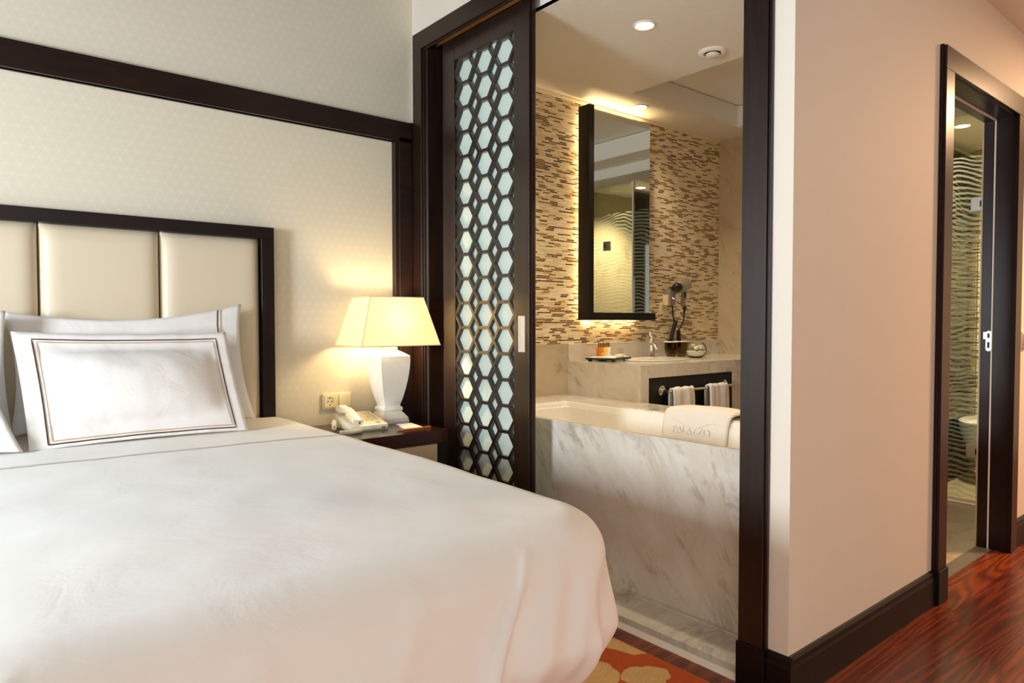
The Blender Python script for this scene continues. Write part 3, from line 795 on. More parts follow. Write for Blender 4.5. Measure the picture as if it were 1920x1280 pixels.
bm = B(); sqloft(bm, prof, bev=.002); obj('body', bm, CERAM, LMP, smooth=30)
bm = B(); sqloft(bm, [(.029, .027, .344), (.034, .031, .348), (.034, .031, .354), (.029, .027, .360), (.033, .030, .366), (.036, .033, .371), (.032, .029, .378)], bev=.002)
cyl(bm, (0, 0, .376), (0, 0, .43), .007); cyl(bm, (0, 0, .43), (0, 0, .47), .017)
obj('neck', bm, CERAM, LMP, smooth=35)
b0, b1, t0, t1, sh = .208, .133, .140, .090, .230
bm = B(); zb = .364
def shell(bm, cb, ct, z0, z1, th):
    R = []
    for (a, b, z) in ((cb[0], cb[1], z0), (ct[0], ct[1], z1), (ct[0]-th, ct[1]-th, z1), (cb[0]-th, cb[1]-th, z0)):
        R.append([bm.verts.new((sx*a, sy*b, z)) for sx, sy in ((-1, -1), (1, -1), (1, 1), (-1, 1))])
    for q in range(4):
        a, b = R[q], R[(q+1) % 4]
        for i in range(4): bm.faces.new((a[i], a[(i+1) % 4], b[(i+1) % 4], b[i]))
shell(bm, (b0, b1), (t0, t1), zb, zb+sh, .0012); SHD = obj('shade', bm, SHADE, LMP)
bm = B()
for z, a, b in ((zb+.002, b0+.0006, b1+.0006), (zb+sh-.002, t0+.0006, t1+.0006)):
    slab_hole(bm, (-a, -b, a, b), (-a+.002, -b+.002, a-.002, b-.002), 'z', z-.002, z+.002)
for sx, sy in ((-1, -1), (1, -1), (1, 1), (-1, 1)): tube(bm, [(sx*b0, sy*b1, zb), (sx*t0, sy*t1, zb+sh)], .0018, 6)
obj('piping', bm, plain('shade_piping', srgb(232, 206, 184), .7), SHD)
bm = B(); lathe(bm, [(.012, .47), (.016, .485), (.028, .51), (.03, .53), (.022, .552), (0, .562)], 20); obj('bulb', bm, BULBM, LMP, smooth=True)
l = bpy.data.lights.new('table_lamp_light', 'POINT'); l.energy = 15; l.color = (1, .72, .36); l.shadow_soft_size = .05
lo = bpy.data.objects.new('table_lamp_light', l); COL.objects.link(lo); lo.parent = LMP; lo.location = (0, -.02, .47)

# ---- telephone
TEL = thing('telephone', 'ivory corded desk telephone on the bedside table', 'telephone', (-.425, -.235, ZN), math.radians(-4))
def wedge(bm, x0, x1, y0, y1, z0f, z0b, zf, zb_, bev=.006):
    t = bmesh.new(); vs = [t.verts.new(p) for p in ((x0, y0, z0f), (x1, y0, z0f), (x1, y1, z0b), (x0, y1, z0b), (x0, y0, zf), (x1, y0, zf), (x1, y1, zb_), (x0, y1, zb_))]
    for f in ((3, 2, 1, 0), (4, 5, 6, 7), (0, 1, 5, 4), (1, 2, 6, 5), (2, 3, 7, 6), (3, 0, 4, 7)): t.faces.new([vs[i] for i in f])
    if bev: bmesh.ops.bevel(t, geom=t.edges[:], offset=bev, segments=3, affect='EDGES', profile=.5)
    return merge(bm, t)
bm = B(); wedge(bm, -.090, .090, -.105, .105, .003, .003, .026, .062, .007); wedge(bm, -.085, .085, -.10, .10, .0, .0, .012, .03, .003)
obj('base', bm, PLAST, TEL, smooth=40)
bm = B(); wedge(bm, -.082, -.028, -.095, .095, .02, .045, .029, .064, .003); obj('cradle', bm, PLAST, TEL, smooth=40)
# handset along Y on the left side, arched
def handset():
    bm = B(); N = 22; rings = []
    for i in range(N+1):
        t = i/N; y = -.108+.205*t
        arch = math.sin(PI*t)
        zbase = .030+.036*t
        top = zbase+.024+.022*arch**.8+(.004 if t > .8 else 0)
        bot = zbase+(.001 if t < .2 or t > .80 else .020*math.sin(PI*(t-.2)/.6)**.6)
        w = .023-.005*arch
        rings.append((y, w, bot, top))
    t_ = bmesh.new(); RR = []
    for y, w, b, tp in rings:
        h = tp-b; c = (tp+b)/2; r = []
        for k in range(16):
            a = 2*PI*k/16; cx = math.cos(a); sy = math.sin(a); kk = (abs(cx)**3.5+abs(sy)**3.5)**(-1/3.5)
            r.append(t_.verts.new((-.055+w*cx*kk, y, c+h/2*sy*kk)))
        RR.append(r)
    for a, b in zip(RR, RR[1:]):
        for k in range(16): t_.faces.new((a[k], a[(k+1) % 16], b[(k+1) % 16], b[k]))
    t_.faces.new(RR[0][::-1]); t_.faces.new(RR[-1]); return merge(bm, t_)
hs = obj('handset', handset(), PLAST, TEL, smooth=45)
bm = B(); slope = math.atan2(.036, .21)
def keyz(y): return .026+(y+.105)/.21*.036
for r in range(5):
    for c in range(4):
        x = -.008+c*.024; y = -.035+r*.026
        M = Matrix.Translation((x, y, keyz(y)+.001)) @ Matrix.Rotation(slope, 4, 'X')
        t_ = B(); box(t_, -.008, -.005, -.002, .008, .005, .0022, .001, 1); merge(bm, t_, M)
obj('keypad', bm, BUTT, TEL)
bm = B(); y = -.075; lathe(bm, [(.0115, 0), (.0115, .003), (.0, .0042)], 20, sx=1, sy=.6, M=Matrix.Translation((.052, y, keyz(y)-.001)) @ Matrix.Rotation(slope, 4, 'X')); obj('message_button', bm, ORANGEP, TEL, smooth=40)
for q in ((-.052, -.1112, .036, -.044, -.107, .045), (.058, -.1062, .008, .064, -.104, .014), (.067, -.1062, .008, .072, -.104, .014)): obj('socket_slot', box(B(), *q), BLACK, TEL)
# coiled cord
pts = [(-.047, -.110, .041), (-.044, -.122, .040), (-.040, -.130, .030), (-.042, -.132, .014), (-.05, -.133, .008)]
N = 260; 
coil = []
for i in range(N+1):
    t = i/N; cx = -.05-.10*t; cy = -.133-.012*math.sin(t*3)
    a = t*2*PI*19; coil.append((cx, cy+.0075*math.sin(a), .0105+.0075*math.cos(a)))
pts2 = pts+coil
obj('cord', tube(B(), pts2, .0019, 6), PLAST, TEL, smooth=True)
bm = B(); coil = []
for i in range(120):
    t = i/119; a = t*2*PI*8; coil.append((-.115-.02*t+.009*math.cos(a), .02-.055*t, .016+.03*(1-t)*.6+.009*math.sin(a)))
obj('cord', tube(bm, [(-.088, -.005, .02)]+coil, .0024, 6), PLAST, TEL, smooth=True)

# ---- notepad and pencil
NP = thing('notepad', 'small white notepad on the bedside table beside the lamp', 'notepad', (-.235, -.33, ZN), math.radians(-14))
bm = B(); box(bm, -.038, -.072, 0, .038, .068, .003); obj('pages', bm, PAPERW, NP)
bm = B(); t_ = B(); box(t_, -.037, -.07, -.0003, .037, .066, .0003); merge(bm, t_, Matrix.Translation((.006, -.002, .0042)) @ Matrix.Rotation(.10, 4, 'Z') @ Matrix.Rotation(.01, 4, 'X')); obj('top_sheet', bm, PAPERW, NP)
PC = thing('pencil', 'orange pencil lying on the bedside table in front of the notepad', 'pencil', (-.262, -.428, ZN+.004), math.radians(1))
bm = B(); cyl(bm, (-.075, 0, 0), (.088, 0, 0), .0038, seg=6); obj('shaft', bm, ORANGEP, PC)
bm = B(); cyl(bm, (-.075, 0, 0), (-.090, 0, 0), .0038, .001, seg=12); obj('tip', bm, plain('sharpened_wood', srgb(170, 120, 70), .6), PC)
# lamp cord behind
obj('power_cord', tube(B(), [(.0+.0, .06, .005), (-.03, .075, .004), (-.075, .07, .004), (-.10, .05, .004)], .0028, 8), PLAST, LMP, smooth=True)

# ---- wall socket + switch by the bed
def wall_plate(name, label, x0, x1, z0, z1, y, kinds, mat=PLUG, cat='wall socket'):
    P = thing(name, label, cat, ((x0+x1)/2, y, (z0+z1)/2))
    bm = B(); w = (x1-x0)/2; h = (z1-z0)/2
    box(bm, -w, -.010, -h, w, 0, h, .004, 3); obj('frame', bm, mat, P, smooth=40)
    n = len(kinds); cw = 2*w/n
    for i, k in enumerate(kinds):
        cx = -w+cw*(i+.5); q = min(cw, 2*h)*.36
        if k == 'socket':
            bm = B(); slab_hole(bm, (cx-q, -q, cx+q, q), (cx-q*.72, -q*.72, cx+q*.72, q*.72), 'y', -.0125, -.008)
            lathe(bm, [(q*1.02, -.0), (q*1.02, .0035), (q*.78, .0035), (q*.74, -.0)], 28, M=Matrix.Translation((cx, -.0092, 0)) @ Matrix.Rotation(PI/2, 4, 'X'))
            sk = obj('socket', bm, mat, P, smooth=30)
            bm = B()
            for dx, dz in ((-.0095, 0), (.0095, 0), (0, .017), (0, -.017)): cyl(bm, (cx+dx, -.0145, dz), (cx+dx, -.010, dz), .0023, seg=12)
            obj('pin_hole', bm, BLACK, sk)
        else:
            bm = B(); t_ = B(); box(t_, -q*1.08, -.003, -q*1.05, q*1.08, .003, q*1.05, .001, 2); merge(bm, t_, Matrix.Translation((cx, -.0125, 0)) @ Matrix.Rotation(math.radians(-4), 4, 'X')); obj('rocker', bm, mat, P)
    return P
wall_plate('wall_socket', 'double ivory wall plate with socket and rocker above the telephone', -.503, -.355, .684, .761, 0, ['socket', 'rocker'])
wall_plate('wall_switch', 'pale wall plate at the right edge beside the dark doorway', 2.165, 2.245, .968, 1.048, YC, ['rocker'], cat='switch')

# ---- rug
bm = B(); box(bm, -1.9, -3.6, .0, -.098, -1.2, .012, .004, 2); rg = obj('rug', bm, RUG); meta(rg, 'orange rug with cream floral shapes beside the bed foot', 'rug')

# ================================================================== BATHROOM
TB = thing('bathtub', 'white built-in bathtub behind a pale marble panel', 'bathtub', (.5, -1.0, 0))
ox0, ox1, oy0, oy1, zt = .232, .785, -1.78, -.315, .665
bm = B(); box(bm, .197, YCI+.012, .04, .219, YM, zt, .002, 1); loc(TB, 'front_panel', bm, MARB)
bm = B(); box(bm, ox1, YCI+.012, zt-.03, 1.005, YM, zt, .002, 1); box(bm, .219, oy1, zt-.03, ox1, YM, zt, .002, 1); box(bm, .219, YCI+.012, zt-.03, ox1, oy0, zt, .002, 1)
box(bm, ox1, oy0, .0, 1.005, oy0+.02, zt-.03)
loc(TB, 'deck', bm, MARB)
def tub():
    t = bmesh.new()
    def ring(x0, y0, x1, y1, z, r, n=6):
        out = []
        for cx, cy, a0 in ((x1-r, y1-r, 0), (x0+r, y1-r, 90), (x0+r, y0+r, 180), (x1-r, y0+r, 270)):
            for k in range(n+1):
                a = math.radians(a0+90*k/n); out.append(t.verts.new((cx+r*math.cos(a), cy+r*math.sin(a), z)))
        return out
    L = [ring(ox0-.010, oy0-.012, ox1+.010, oy1+.012, zt-.016, .01), ring(ox0-.010, oy0-.012, ox1+.010, oy1+.012, zt-.006, .01), ring(ox0+.004, oy0+.004, ox1-.004, oy1-.004, zt-.005, .015), ring(ox0+.010, oy0+.01, ox1-.016, oy1-.016, zt-.014, .02),
         ring(ox0+.012, oy0+.012, ox1-.020, oy1-.020, zt-.028, .03), ring(ox0+.014, oy0+.03, ox1-.026, oy1-.028, zt-.034, .05),
         ring(ox0+.03, oy0+.09, ox1-.05, oy1-.09, zt-.30, .07), ring(ox0+.05, oy0+.14, ox1-.07, oy1-.17, zt-.38, .09), ring(ox0+.10, oy0+.2, ox1-.12, oy1-.28, zt-.415, .09)]
    for a, b in zip(L, L[1:]):
        for i in range(len(a)): t.faces.new((a[i], a[(i+1) % len(a)], b[(i+1) % len(a)], b[i]))
    t.faces.new(L[-1]); return merge(B(), t)
loc(TB, 'tub', tub(), ACRYL, smooth=35)

# ---- vanity
VN = thing('vanity', 'marble washstand with dark recessed front under the mirror', 'vanity', (1.8, -.4, 0))
cx0, cyf, ct, cr = 1.005, -.655, .861, 2.555
bm = B()
box(bm, cx0+.069, cyf, ct-.071, cr-.001, YM-.001, ct); box(bm, cx0, cyf, 0, cx0+.069, YM-.001, ct)
box(bm, 1.875, cyf, 0, 1.96, YM-.001, ct-.071)
vc = loc(VN, 'counter', bm, MARB)
loc(VN, 'recessed_panel', box(B(), cx0+.069, cyf+.004, .3, 1.875, cyf+.024, ct-.071), BLACK)
bm = B(); box(bm, cx0, YM-.018, ct, cr-.001, YM-.001, .965, .001, 1); loc(VN, 'backsplash', bm, MARB)
bm = B(); scx, scy = 1.515, -.345
lathe(bm, [(1.0, .002), (1.0, .006), (.97, .0085), (.93, .006), (.86, .0045), (.4, .0030), (0, .0028)], 48, sx=.235, sy=.17, M=Matrix.Translation((scx, scy, ct)))
loc(VN, 'washbasin', bm, CERAM, smooth=True)
# faucet
FC = thing('faucet', 'chrome single-lever basin tap behind the washbasin', 'faucet', (1.668, -.190, ct+.0), math.radians(-28))
bm = B(); lathe(bm, [(.0215, 0), (.0215, .004), (.0205, .006), (.0205, .105), (.0215, .112), (.0215, .118)], 28); tube(bm, [(0, -.005, .088), (0, -.035, .092), (0, -.065, .082), (0, -.08, .064)], [.014, .013, .012, .011], 16); obj('body', bm, CHROME, FC, smooth=35)
bm = B(); lathe(bm, [(.024, .119), (.024, .128), (.019, .133), (.019, .150), (.013, .166), (0, .170)], 28); tube(bm, [(0, -.002, .155), (0, -.02, .166), (0, -.045, .172)], [.009, .008, .006], 12); obj('lever', bm, CHROME, FC, smooth=35)

# towel rail on recessed panel
TR = thing('towel_rail', 'chrome towel rail on the dark recess under the washstand', 'towel rail', (1.50, cyf+.004, .715))
bm = B()
yb = cyf-.005
obj('rail', cyl(B(), (-.335, -.058, 0), (.31, -.058, 0), .0075, seg=16), CHROME, TR, smooth=40)
for x in (-.312, .285):
    bm = B(); lathe(bm, [(.030, 0), (.030, .006), (.020, .012), (.009, .014), (.008, .058)], 24, M=Matrix.Translation((x, 0, 0)) @ Matrix.Rotation(PI/2, 4, 'X')); obj('bracket', bm, CHROME, TR, smooth=40)
def drape(path, w0, w1, th, name, label, group, waves=.004, seed=0, mat=TERRY, cat='towel'):
    """path: list of (y,z) cross-section; extruded along X from w0 to w1"""
    pts = [Vector((0, y, z)) for y, z in path]
    # resample
    seg = []; 
    for a, b in zip(pts, pts[1:]):
        n = max(2, int((b-a).length/.012))
        for k in range(n): seg.append(a.lerp(b, k/n))
    seg.append(pts[-1]); nx = 22
    bm = B(); G = []
    for i in range(nx+1):
        x = w0+(w1-w0)*i/nx; row = []
        for k, p in enumerate(seg):
            q = (seg[min(k+1, len(seg)-1)]-seg[max(k-1, 0)]).normalized(); nn = Vector((0, -q.z, q.y))
            d = waves*mn.noise(Vector((x*26, k*.03, seed)))+.0025*mn.noise(Vector((x*60, k*.2, seed+5)))
            row.append(bm.verts.new(Vector((x, p.y, p.z))+nn*d))
        G.append(row)
    for i in range(nx):
        for k in range(len(seg)-1): bm.faces.new((G[i][k], G[i+1][k], G[i+1][k+1], G[i][k+1]))
    return bm
def towel_on_rail(x0, x1, label, seed):
    yr = cyf+.004-.058; r = .016
    path = [(yr+.022, .50)]+[(yr+.020, .69)]+[(yr+r*math.cos(a), .715+r*math.sin(a)) for a in [PI*k/10 for k in range(11)]]+[(yr-.019, .69), (yr-.026, .47)]
    bm = drape(path, x0, x1, .01, '', '', '', seed=seed, waves=.007)
    T = thing('hand_towel', label, 'towel', ((x0+x1)/2, yr, .47), 0, 'hand towels on the rail')
    o = loc(T, 'terry_cloth', bm, TERRY, smooth=True); m = o.modifiers.new('thick', 'SOLIDIFY'); m.thickness = .009; m.offset = 0
towel_on_rail(1.20, 1.385, 'white hand towel hanging on the rail, the one nearer the bathtub corner', 1)
towel_on_rail(1.535, 1.722, 'white hand towel hanging on the rail, the one nearer the dark door post', 4)
# valve stub seen between towels
# bath towel over far rim of the tub, into the tub
def bath_towel():
    bm = B(); Y0, Y1 = -1.345, -1.020; n = 34
    path = [(.985, .672), (.93, .684), (.86, .690), (.80, .689), (.772, .682), (.757, .668), (.748, .645), (.744, .60), (.742, .52), (.742, .44)]
    pts = [Vector((x, z, 0)) for x, z in path]; seg = []
    for a, b in zip(pts, pts[1:]):
        k = max(2, int((b-a).length/.008))
        for i in range(k): seg.append(a.lerp(b, i/k))
    seg.append(pts[-1]); G = []
    for j in range(n+1):
        t = j/n; row = []
        for k, p in enumerate(seg):
            u = k/len(seg); y = Y0+(Y1-Y0)*t
            y += -.02*(1-t)*(1-u)*1.2+.014*t*(u) 
            h = .0035*mn.noise(Vector((t*5, u*5, 2)))+.010*math.sin(PI*t)*math.exp(-((u-.3)/.35)**2)
            q = (seg[min(k+1, len(seg)-1)]-seg[max(k-1, 0)]).normalized(); nn = Vector((q.y, -q.x)) if False else Vector((-q.y, q.x))
            if nn.y < 0 or (abs(nn.y) < .2 and nn.x > 0): nn = -nn
            row.append(bm.verts.new((p.x+nn.x*h, y, p.y+abs(nn.y)*h)))
        G.append(row)
    for j in range(n):
        for k in range(len(seg)-1): bm.faces.new((G[j][k], G[j+1][k], G[j+1][k+1], G[j][k+1]))
    return bm
BT = thing('bath_towel', 'white embossed bath towel draped over the far rim of the bathtub', 'towel', (.8, -1.18, .67))
o = loc(BT, 'terry_cloth', bath_towel(), TERRY, smooth=True); m = o.modifiers.new('thick', 'SOLIDIFY'); m.thickness = .012; m.offset = 0
# woven relief: lettering, line and scroll curves
def text_mesh(body, size, M):
    cu = bpy.data.curves.new('t', 'FONT'); cu.body = body; cu.size = size; cu.extrude = .0006; cu.align_x = 'CENTER'; cu.offset = .0004
    ob = bpy.data.objects.new('t', cu); COL.objects.link(ob); dg = bpy.context.evaluated_depsgraph_get(); me = bpy.data.meshes.new_from_object(ob.evaluated_get(dg))
    bm = B(); bm.from_mesh(me); bpy.data.objects.remove(ob); bpy.data.curves.remove(cu); bpy.data.meshes.remove(me)
    bmesh.ops.transform(bm, matrix=M, verts=bm.verts); return bm
MX = Matrix(((0, 0, -1, .7278), (-1, 0, 0, -1.175), (0, 1, 0, .590), (0, 0, 0, 1)))
bm = text_mesh('PALAZZO', .045, MX)
tube(bm, [(.7285, -1.30, .583), (.7285, -1.06, .583)], .0016, 5)
for zz, am in ((.632, .016), (.547, -.014)):
    tube(bm, [(.729, -1.30+.24*k/30, zz-am*math.cos((k/30-.5)*2*PI*1.0)) for k in range(31)], .002, 5)
loc(BT, 'woven_relief', bm, TERRY)

# ---- toiletries tray
TY_ = thing('amenity_tray', 'small black footed tray holding toiletries on the marble washstand', 'tray', (1.225, -.225, ct), math.radians(18))
bm = B(); box(bm, -.125, -.095, .010, .125, .095, .020, .002, 1); obj('tray', bm, PLASTD, TY_)
for x in (-.1, .1):
    for y in (-.075, .075): obj('foot', box(B(), x-.012, y-.008, 0, x+.012, y+.008, .010), PLASTD, TY_)
cl = thing('folded_cloth', 'folded white cloth lying on the black tray', 'cloth', (1.225, -.225, ct+.020), math.radians(18))
bm = B(); box(bm, -.112, -.085, 0, .112, .085, .004, .001, 1); box(bm, -.09, -.088, .004, .02, .05, .009, .002, 2); obj('fabric', bm, PAPERW, cl)
sb = obj('soap', lathe(B(), [(0, 0), (.026, .0005), (.034, .006), (.030, .013), (0, .016)], 24, sx=1.1, sy=.8, M=Matrix.Translation((1.262, -.285, ct+.026))), plain('cream_soap', srgb(240, 230, 200), .4), smooth=True); meta(sb, 'oval cream soap bar in front of the bottles on the tray', 'soap')
def bottle(x, y, col, label, capm):
    P = thing('toiletry_bottle', label, 'bottle', (x, y, ct+.029), 0, 'toiletry bottles on the tray')
    bm = B(); lathe(bm, [(.0165, 0), (.0175, .003), (.0175, .044), (.0145, .051), (.008, .053)], 28, square=5); obj('bottle_body', bm, plain('bottle_'+label.split()[0], col, .2), P, smooth=40)
    bm = B(); lathe(bm, [(.0105, .052), (.0105, .078), (.0095, .079)], 24); obj('cap', bm, capm, P, smooth=40)
    M = Matrix.Translation((-.0105*.707-.0035, -.0178, .017)) @ Matrix.Rotation(PI/2, 4, 'X')
    bm = B(); lathe(bm, [(.0062, 0), (.0062, .0006)], 20, M=Matrix.Translation((.004, -.0176, .016)) @ Matrix.Rotation(PI/2, 4, 'X')); obj('round_label', bm, plain('pale_gold_label', srgb(244, 226, 176), .4), P)
CAPM = plain('gold_metal_cap', srgb(150, 120, 70), .2, 1)
bottle(1.158, -.215, srgb(222, 122, 40), 'amber-orange toiletry bottle, left of the three on the tray', CAPM)
bottle(1.205, -.203, srgb(238, 206, 104), 'pale yellow toiletry bottle, middle of the three on the tray', CAPM)
bottle(1.252, -.191, srgb(244, 238, 222), 'white toiletry bottle, right of the three on the tray', CAPM)

# ---- tumblers with paper covers
def tumbler(x, y, label):
    P = thing('tumbler', label, 'glass', (x, y, ct), 0, 'covered tumblers on the washstand')
    bm = B(); lathe(bm, [(0, 0), (.022, 0), (.026, .004), (.038, .03), (.0435, .06), (.0445, .100), (.0425, .100), (.0415, .06), (.035, .032), (.022, .018), (0, .016)], 32); obj('tumbler_body', bm, SMOKEG, P, smooth=50)
    bm = B(); n = 28
    lathe(bm, [(0, .1035), (.045, .1030), (.051, .1005), (.049, .0985), (.0, .1012)], 28); 
    for v in bm.verts: v.co.z += .0025*mn.noise(Vector((v.co.x*60, v.co.y*60, x*9)))
    obj('paper_cover', bm, PAPERW, P, smooth=True)
tumbler(1.852, -.208, 'smoky glass tumbler with white paper cover, nearer the tap')
tumbler(1.968, -.206, 'smoky glass tumbler with white paper cover, nearer the flower bowl')

# ---- flower bowl
FB = thing('flower_bowl', 'clear glass bowl with white sand and white blossoms on the washstand', 'vase', (1.925, -.350, ct))
FB.scale = (1.22, 1.22, 1.2)
bm = B(); lathe(bm, [(0, .0), (.028, .0), (.048, .012), (.058, .034), (.056, .056), (.046, .075), (.038, .082), (.0365, .081), (.0445, .074), (.0545, .056), (.0565, .034), (.047, .0135), (.028, .002), (0, .002)], 36); obj('glass_bowl', bm, CLEARG, FB, smooth=60)
bm = B(); lathe(bm, [(0, .003), (.027, .003), (.0455, .014), (.0545, .032), (.05, .036), (.02, .039), (0, .038)], 32); obj('sand', bm, plain('white_sand', srgb(244, 236, 218), .8, bumps=.3, bscale=900), FB, smooth=True)
PET = plain('white_petals', srgb(246, 240, 220), .5); LEAF = plain('green_leaves', srgb(96, 130, 42), .45)
def blossom(bm, c, s, tilt):
    for k in range(6):
        a = 2*PI*k/6; t_ = bmesh.new(); bmesh.ops.create_icosphere(t_, subdivisions=2, radius=1)
        M = Matrix.Translation(c) @ Matrix.Rotation(tilt, 4, 'Y') @ Matrix.Rotation(a, 4, 'Z') @ Matrix.Translation((s*.30, 0, s*.25)) @ Matrix.Rotation(.55, 4, 'Y') @ Matrix.Diagonal((s*.28, s*.42, s*.75, 1))
        merge(bm, t_, M)
for c, s, ti in (((-.020, -.018, .045), .017, -.4), ((.006, -.024, .052), .019, .0), ((.030, -.010, .046), .018, .5), ((-.004, .014, .058), .016, .1), ((.018, .020, .050), .015, .3)):
    bm = B(); blossom(bm, Vector(c), s, ti); obj('blossom', bm, PET, FB, smooth=True)
for a, el, L in ((-2.4, .25, .045), (-1.2, .2, .04), (-.3, .3, .042), (.9, 1.1, .05), (2.6, .5, .045), (1.6, 1.2, .055)):
    bm = B(); N = 8; prev = None
    for k in range(N+1):
        t = k/N; r = .008+L*t*math.cos(el); z = .038+L*t*math.sin(el)-.012*t*t; w = .011*math.sin(PI*min(1, t*.95+.05))
        c = Vector((r*math.cos(a), r*math.sin(a), z)); sd = Vector((-math.sin(a), math.cos(a), 0))*w
        rr = (bm.verts.new(c-sd), bm.verts.new(c+Vector((0, 0, -.002))), bm.verts.new(c+sd))
        if prev: bm.faces.new((prev[0], rr[0], rr[1], prev[1])); bm.faces.new((prev[1], rr[1], rr[2], prev[2]))
        prev = rr
    o = obj('leaf', bm, LEAF, FB, smooth=True); m = o.modifiers.new('t', 'SOLIDIFY'); m.thickness = .0008

# ---- mirror with L-shaped dark frame
MR = thing('wall_mirror', 'tall backlit mirror with black L-shaped shelf frame on the mosaic wall', 'mirror', (1.4, YM, 1.1))
mx0, mx1, mz0, mz1, mfy, mby = 1.070, 1.690, 1.105, 2.370, -.207, -.118
bm = B(); box(bm, mx0, mfy, mz0, mx0+.044, mby, mz1, .0012, 1); loc(MR, 'frame_upright', bm, BLACKW)
bm = B(); box(bm, mx0+.044, mfy, mz0, mx1, mby, mz0+.046, .0012, 1); loc(MR, 'shelf', bm, BLACKW)
loc(MR, 'mirror_glass', box(B(), mx0+.044, -.172, mz0+.046, 1.665, -.167, 2.362), MIRR)
loc(MR, 'backing', box(B(), mx0+.06, -.167, mz0+.02, 1.62, YM, 2.33), WHITEP)
bm = B(); box(bm, mx0+.050, -.116, mz0+.03, mx0+.058, -.102, 2.33); box(bm, mx0+.06, -.118, 2.332, 1.655, -.102, 2.340); box(bm, mx0+.06, -.116, mz0+.008, 1.60, -.102, mz0+.016)
loc(MR, 'led_strip', bm, LEDM)

# ---- hair dryer, holder, socket
HD = thing('hair_dryer', 'silver hair dryer with black nozzle hanging in its wall holder', 'hair dryer', (1.965, YM-.04, 1.2))
c0 = Vector((2.085, -.155, 1.352)); c1 = Vector((1.930, -.185, 1.322))
dd = (c1-c0).normalized()
M = Matrix.Translation(c0) @ dd.to_track_quat('Z', 'Y').to_matrix().to_4x4()
bm = lathe(B(), [(0, -.012), (.030, -.010), (.040, 0), (.042, .02), (.041, .10), (.036, .128), (.034, .130)], 32, M=M); loc(HD, 'body', bm, SILVER, smooth=40)
bm = lathe(B(), [(.033, .128), (.034, .135), (.031, .160), (.022, .170), (.0205, .172)], 32, M=M); cyl(bm, c0+dd*.165, c0+dd*.205, .020, .014); loc(HD, 'nozzle', bm, PLASTD, smooth=40)
bm = B(); t_ = B(); box(t_, -.016, -.013, -.125, .016, .013, 0, .006, 2); merge(bm, t_, Matrix.Translation((2.020, -.185, 1.325)) @ Matrix.Rotation(.10, 4, 'Y')); ha = loc(HD, 'handle', bm, SILVER, smooth=40)
bm = B(); box(bm, 2.0, -.2015, 1.255, 2.022, -.197, 1.295); loc(HD, 'switch', bm, PLASTD)
loc(HD, 'strain_relief', cyl(B(), (2.026, -.185, 1.20), (2.022, -.185, 1.165), .011, .008), PLASTD, smooth=40)
HH = thing('dryer_holder', 'silver wall holder behind the hair dryer on the mosaic wall', 'holder', (1.98, YM, 1.2))
bm = B(); box(bm, 1.915, -.15, 1.205, 1.972, YM, 1.315, .006, 2); cyl(bm, (1.945, -.15, 1.305), (1.985, -.15, 1.312), .012); loc(HH, 'holder_body', bm, SILVER, smooth=40)
bm = B(); box(bm, 1.937, -.1515, 1.252, 1.943, -.149, 1.258); box(bm, 1.951, -.1515, 1.248, 1.957, -.149, 1.254); loc(HH, 'indicator', bm, BLUEL)
# cord: down from handle, coil, back to holder
bm = B(); tube(bm, [(2.022, -.185, 1.165), (2.024, -.18, 1.11), (2.010, -.165, 1.06), (2.006, -.15, 1.035)], .0045, 8)
def coilz(p, q, R, turns, n=220):
    p = Vector(p); q = Vector(q); out = []
    for i in range(n+1):
        t = i/n; a = t*2*PI*turns; c = p.lerp(q, t); out.append((c.x+R*math.cos(a), c.y+R*math.sin(a), c.z))
    return out
tube(bm, coilz((2.006, -.15, 1.035), (2.045, -.126, .925), .011, 14), .0042, 6)
tube(bm, [(1.950, -.14, 1.207), (1.955, -.14, 1.14), (1.975, -.14, 1.10)], .0045, 8)
tube(bm, coilz((1.985, -.142, 1.10), (1.935, -.126, .925), .011, 22, 340), .0042, 6)
tube(bm, [(1.935, -.126, .925), (1.96, -.124, .905), (2.02, -.124, .905), (2.045, -.126, .925)], .0045, 8)
loc(HD, 'cord', bm, PLASTD, smooth=True)
bm = B()
wall_plate('wall_socket', 'pale wall socket on the mosaic wall between mirror and hair dryer', 1.865, 1.945, 1.145, 1.225, YM, ['socket'], plain('beige_socket_plastic', srgb(226, 208, 170), .35))
PLG = obj('shaver_adapter', box(B(), 1.90, YM-.045, 1.205, 1.935, YM-.001, 1.275, .004, 2), plain('beige_adapter_plastic', srgb(222, 206, 172), .4)); meta(PLG, 'small beige plug box above the mosaic wall socket', 'plug')

# ---- downlights and air valve
def downlight(x, y, z, label, r=.040, power=7):
    P = thing('downlight', label, 'ceiling light', (x, y, z), 0, 'recessed bathroom downlights')
    bm = B(); lathe(bm, [(r+.012, 0), (r+.012, -.003), (r+.004, -.006), (r, -.004), (r, 0)], 32); obj('trim_ring', bm, WHITEP, P, smooth=40)
    bm = B(); lathe(bm, [(r, -.0035), (r*.5, -.0045), (0, -.005)], 32); obj('lens', bm, SPOTM, P, smooth=True)
    l = bpy.data.lights.new('downlight_light', 'SPOT'); l.energy = power; l.color = (1, .82, .56); l.spot_size = math.radians(130); l.spot_blend = .8; l.shadow_soft_size = .04
    o = bpy.data.objects.new('downlight_light', l); COL.objects.link(o); o.parent = P; o.location = (0, 0, -.02)
downlight(.577, -1.024, ZC, 'lit round ceiling downlight above the bathtub', .040, 54)
downlight(1.474, -.249, ZC, 'lit round ceiling downlight in front of the mirror', .040, 54)
downlight(3.14, -1.475, 2.335, 'lit round ceiling downlight seen through the corridor doorway', .042, 200)
AV = thing('air_valve', 'round white air vent disc in the bathroom ceiling', 'air vent', (1.075, -1.04, ZC))
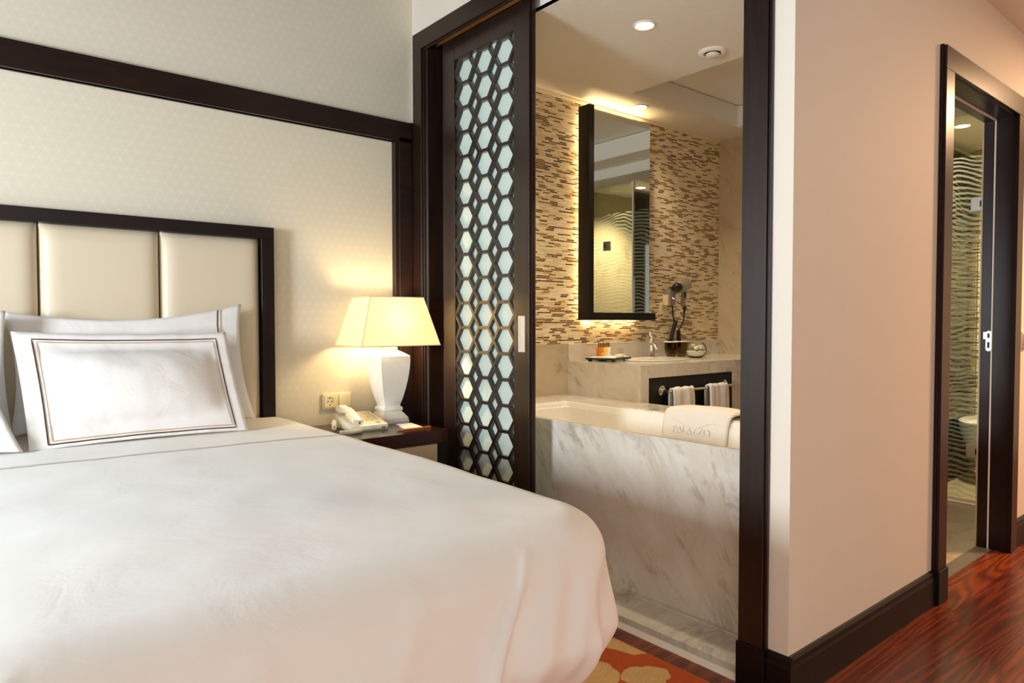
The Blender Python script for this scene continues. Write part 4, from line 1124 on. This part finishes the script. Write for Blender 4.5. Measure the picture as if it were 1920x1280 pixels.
bm = B(); lathe(bm, [(.070, 0), (.070, -.003), (.062, -.010), (.050, -.013), (.043, -.011), (.040, 0)], 36); obj('ring', bm, WHITEP, AV, smooth=40)
bm = B(); lathe(bm, [(.012, 0), (.033, -.012), (.033, -.018), (.026, -.023), (0, -.025)], 32); obj('disc', bm, WHITEP, AV, smooth=40)
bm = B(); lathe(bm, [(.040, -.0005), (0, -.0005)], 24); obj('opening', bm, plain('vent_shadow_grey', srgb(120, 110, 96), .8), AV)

# ---- toilet and its glass screens
XG = 2.874
GD = thing('glass_door', 'wave-striped glass door with steel hinges in front of the toilet', 'glass door', (XG, -1.59, 0))
loc(GD, 'glass_pane', box(B(), XG-.004, -1.90, .022, XG+.004, -1.346, 2.33), WAVEG)
for z in (.32, 1.79):
    bm = B(); box(bm, XG-.012, -1.69, z-.042, XG+.012, -1.612, z+.042, .002, 1); h = loc(GD, 'hinge', bm, STEEL)
    bm = B(); box(bm, XG-.0125, -1.674, z-.018, XG-.0115, -1.660, z+.018); bmesh.ops.transform(bm, matrix=Matrix.Translation((-XG, 1.59, 0)), verts=bm.verts); obj('slot', bm, BLACK, h)
bm = B(); box(bm, XG-.008, -1.346, .0, XG+.008, -1.332, 2.33); box(bm, XG-.012, -1.354, 2.30, XG+.012, -1.324, 2.335); box(bm, XG-.006, -1.9, .006, XG+.006, -1.346, .022); loc(GD, 'profile', bm, RUBW)
GS = thing('glass_screen', 'green-tinted glass shower screen beside the toilet, seen in the mirror', 'glass screen', (3.4, -1.25, 0))
loc(GS, 'glass_pane', box(B(), XG+.01, -1.343, .01, 3.94, -1.335, 2.25), WAVEG)
loc(GS, 'glass_pane', box(B(), XG-.004, -1.328, .02, XG+.004, -.80, 2.25), WAVEG)
bm = B(); box(bm, XG+.01, -1.346, 2.25, 3.94, -1.332, 2.27); loc(GS, 'rail', bm, STEEL)
TO = thing('toilet', 'white wall-hung toilet behind the striped glass door', 'toilet', (3.62, -1.53, .03))
tcx, tcy = 3.64, -1.53
bm = B(); 
prof = [(.02, .13), (.07, .135), (.11, .17), (.145, .25), (.172, .33), (.182, .385), (.18, .40)]
lathe(bm, prof, 40, sx=1.42, sy=1.0, M=Matrix.Translation((tcx, tcy, .0))); box(bm, 3.70, tcy-.10, .2, 3.95, tcy+.10, .39, .02, 2); loc(TO, 'bowl', bm, CERAM, smooth=40)
bm = lathe(B(), [(.176, .402), (.186, .406), (.186, .418), (.172, .428), (0, .432)], 40, sx=1.42, sy=1.0, M=Matrix.Translation((tcx, tcy, 0))); loc(TO, 'seat_lid', bm, CERAM, smooth=40)

# warm corridor ceiling light, out of frame to the right
l = bpy.data.lights.new('corridor_lamp', 'AREA'); l.shape = 'DISK'; l.size = .35; l.energy = 92; l.color = (1, .62, .34)
o = bpy.data.objects.new('corridor_lamp', l); COL.objects.link(o); o.location = (3.0, -2.95, ZH-.03)
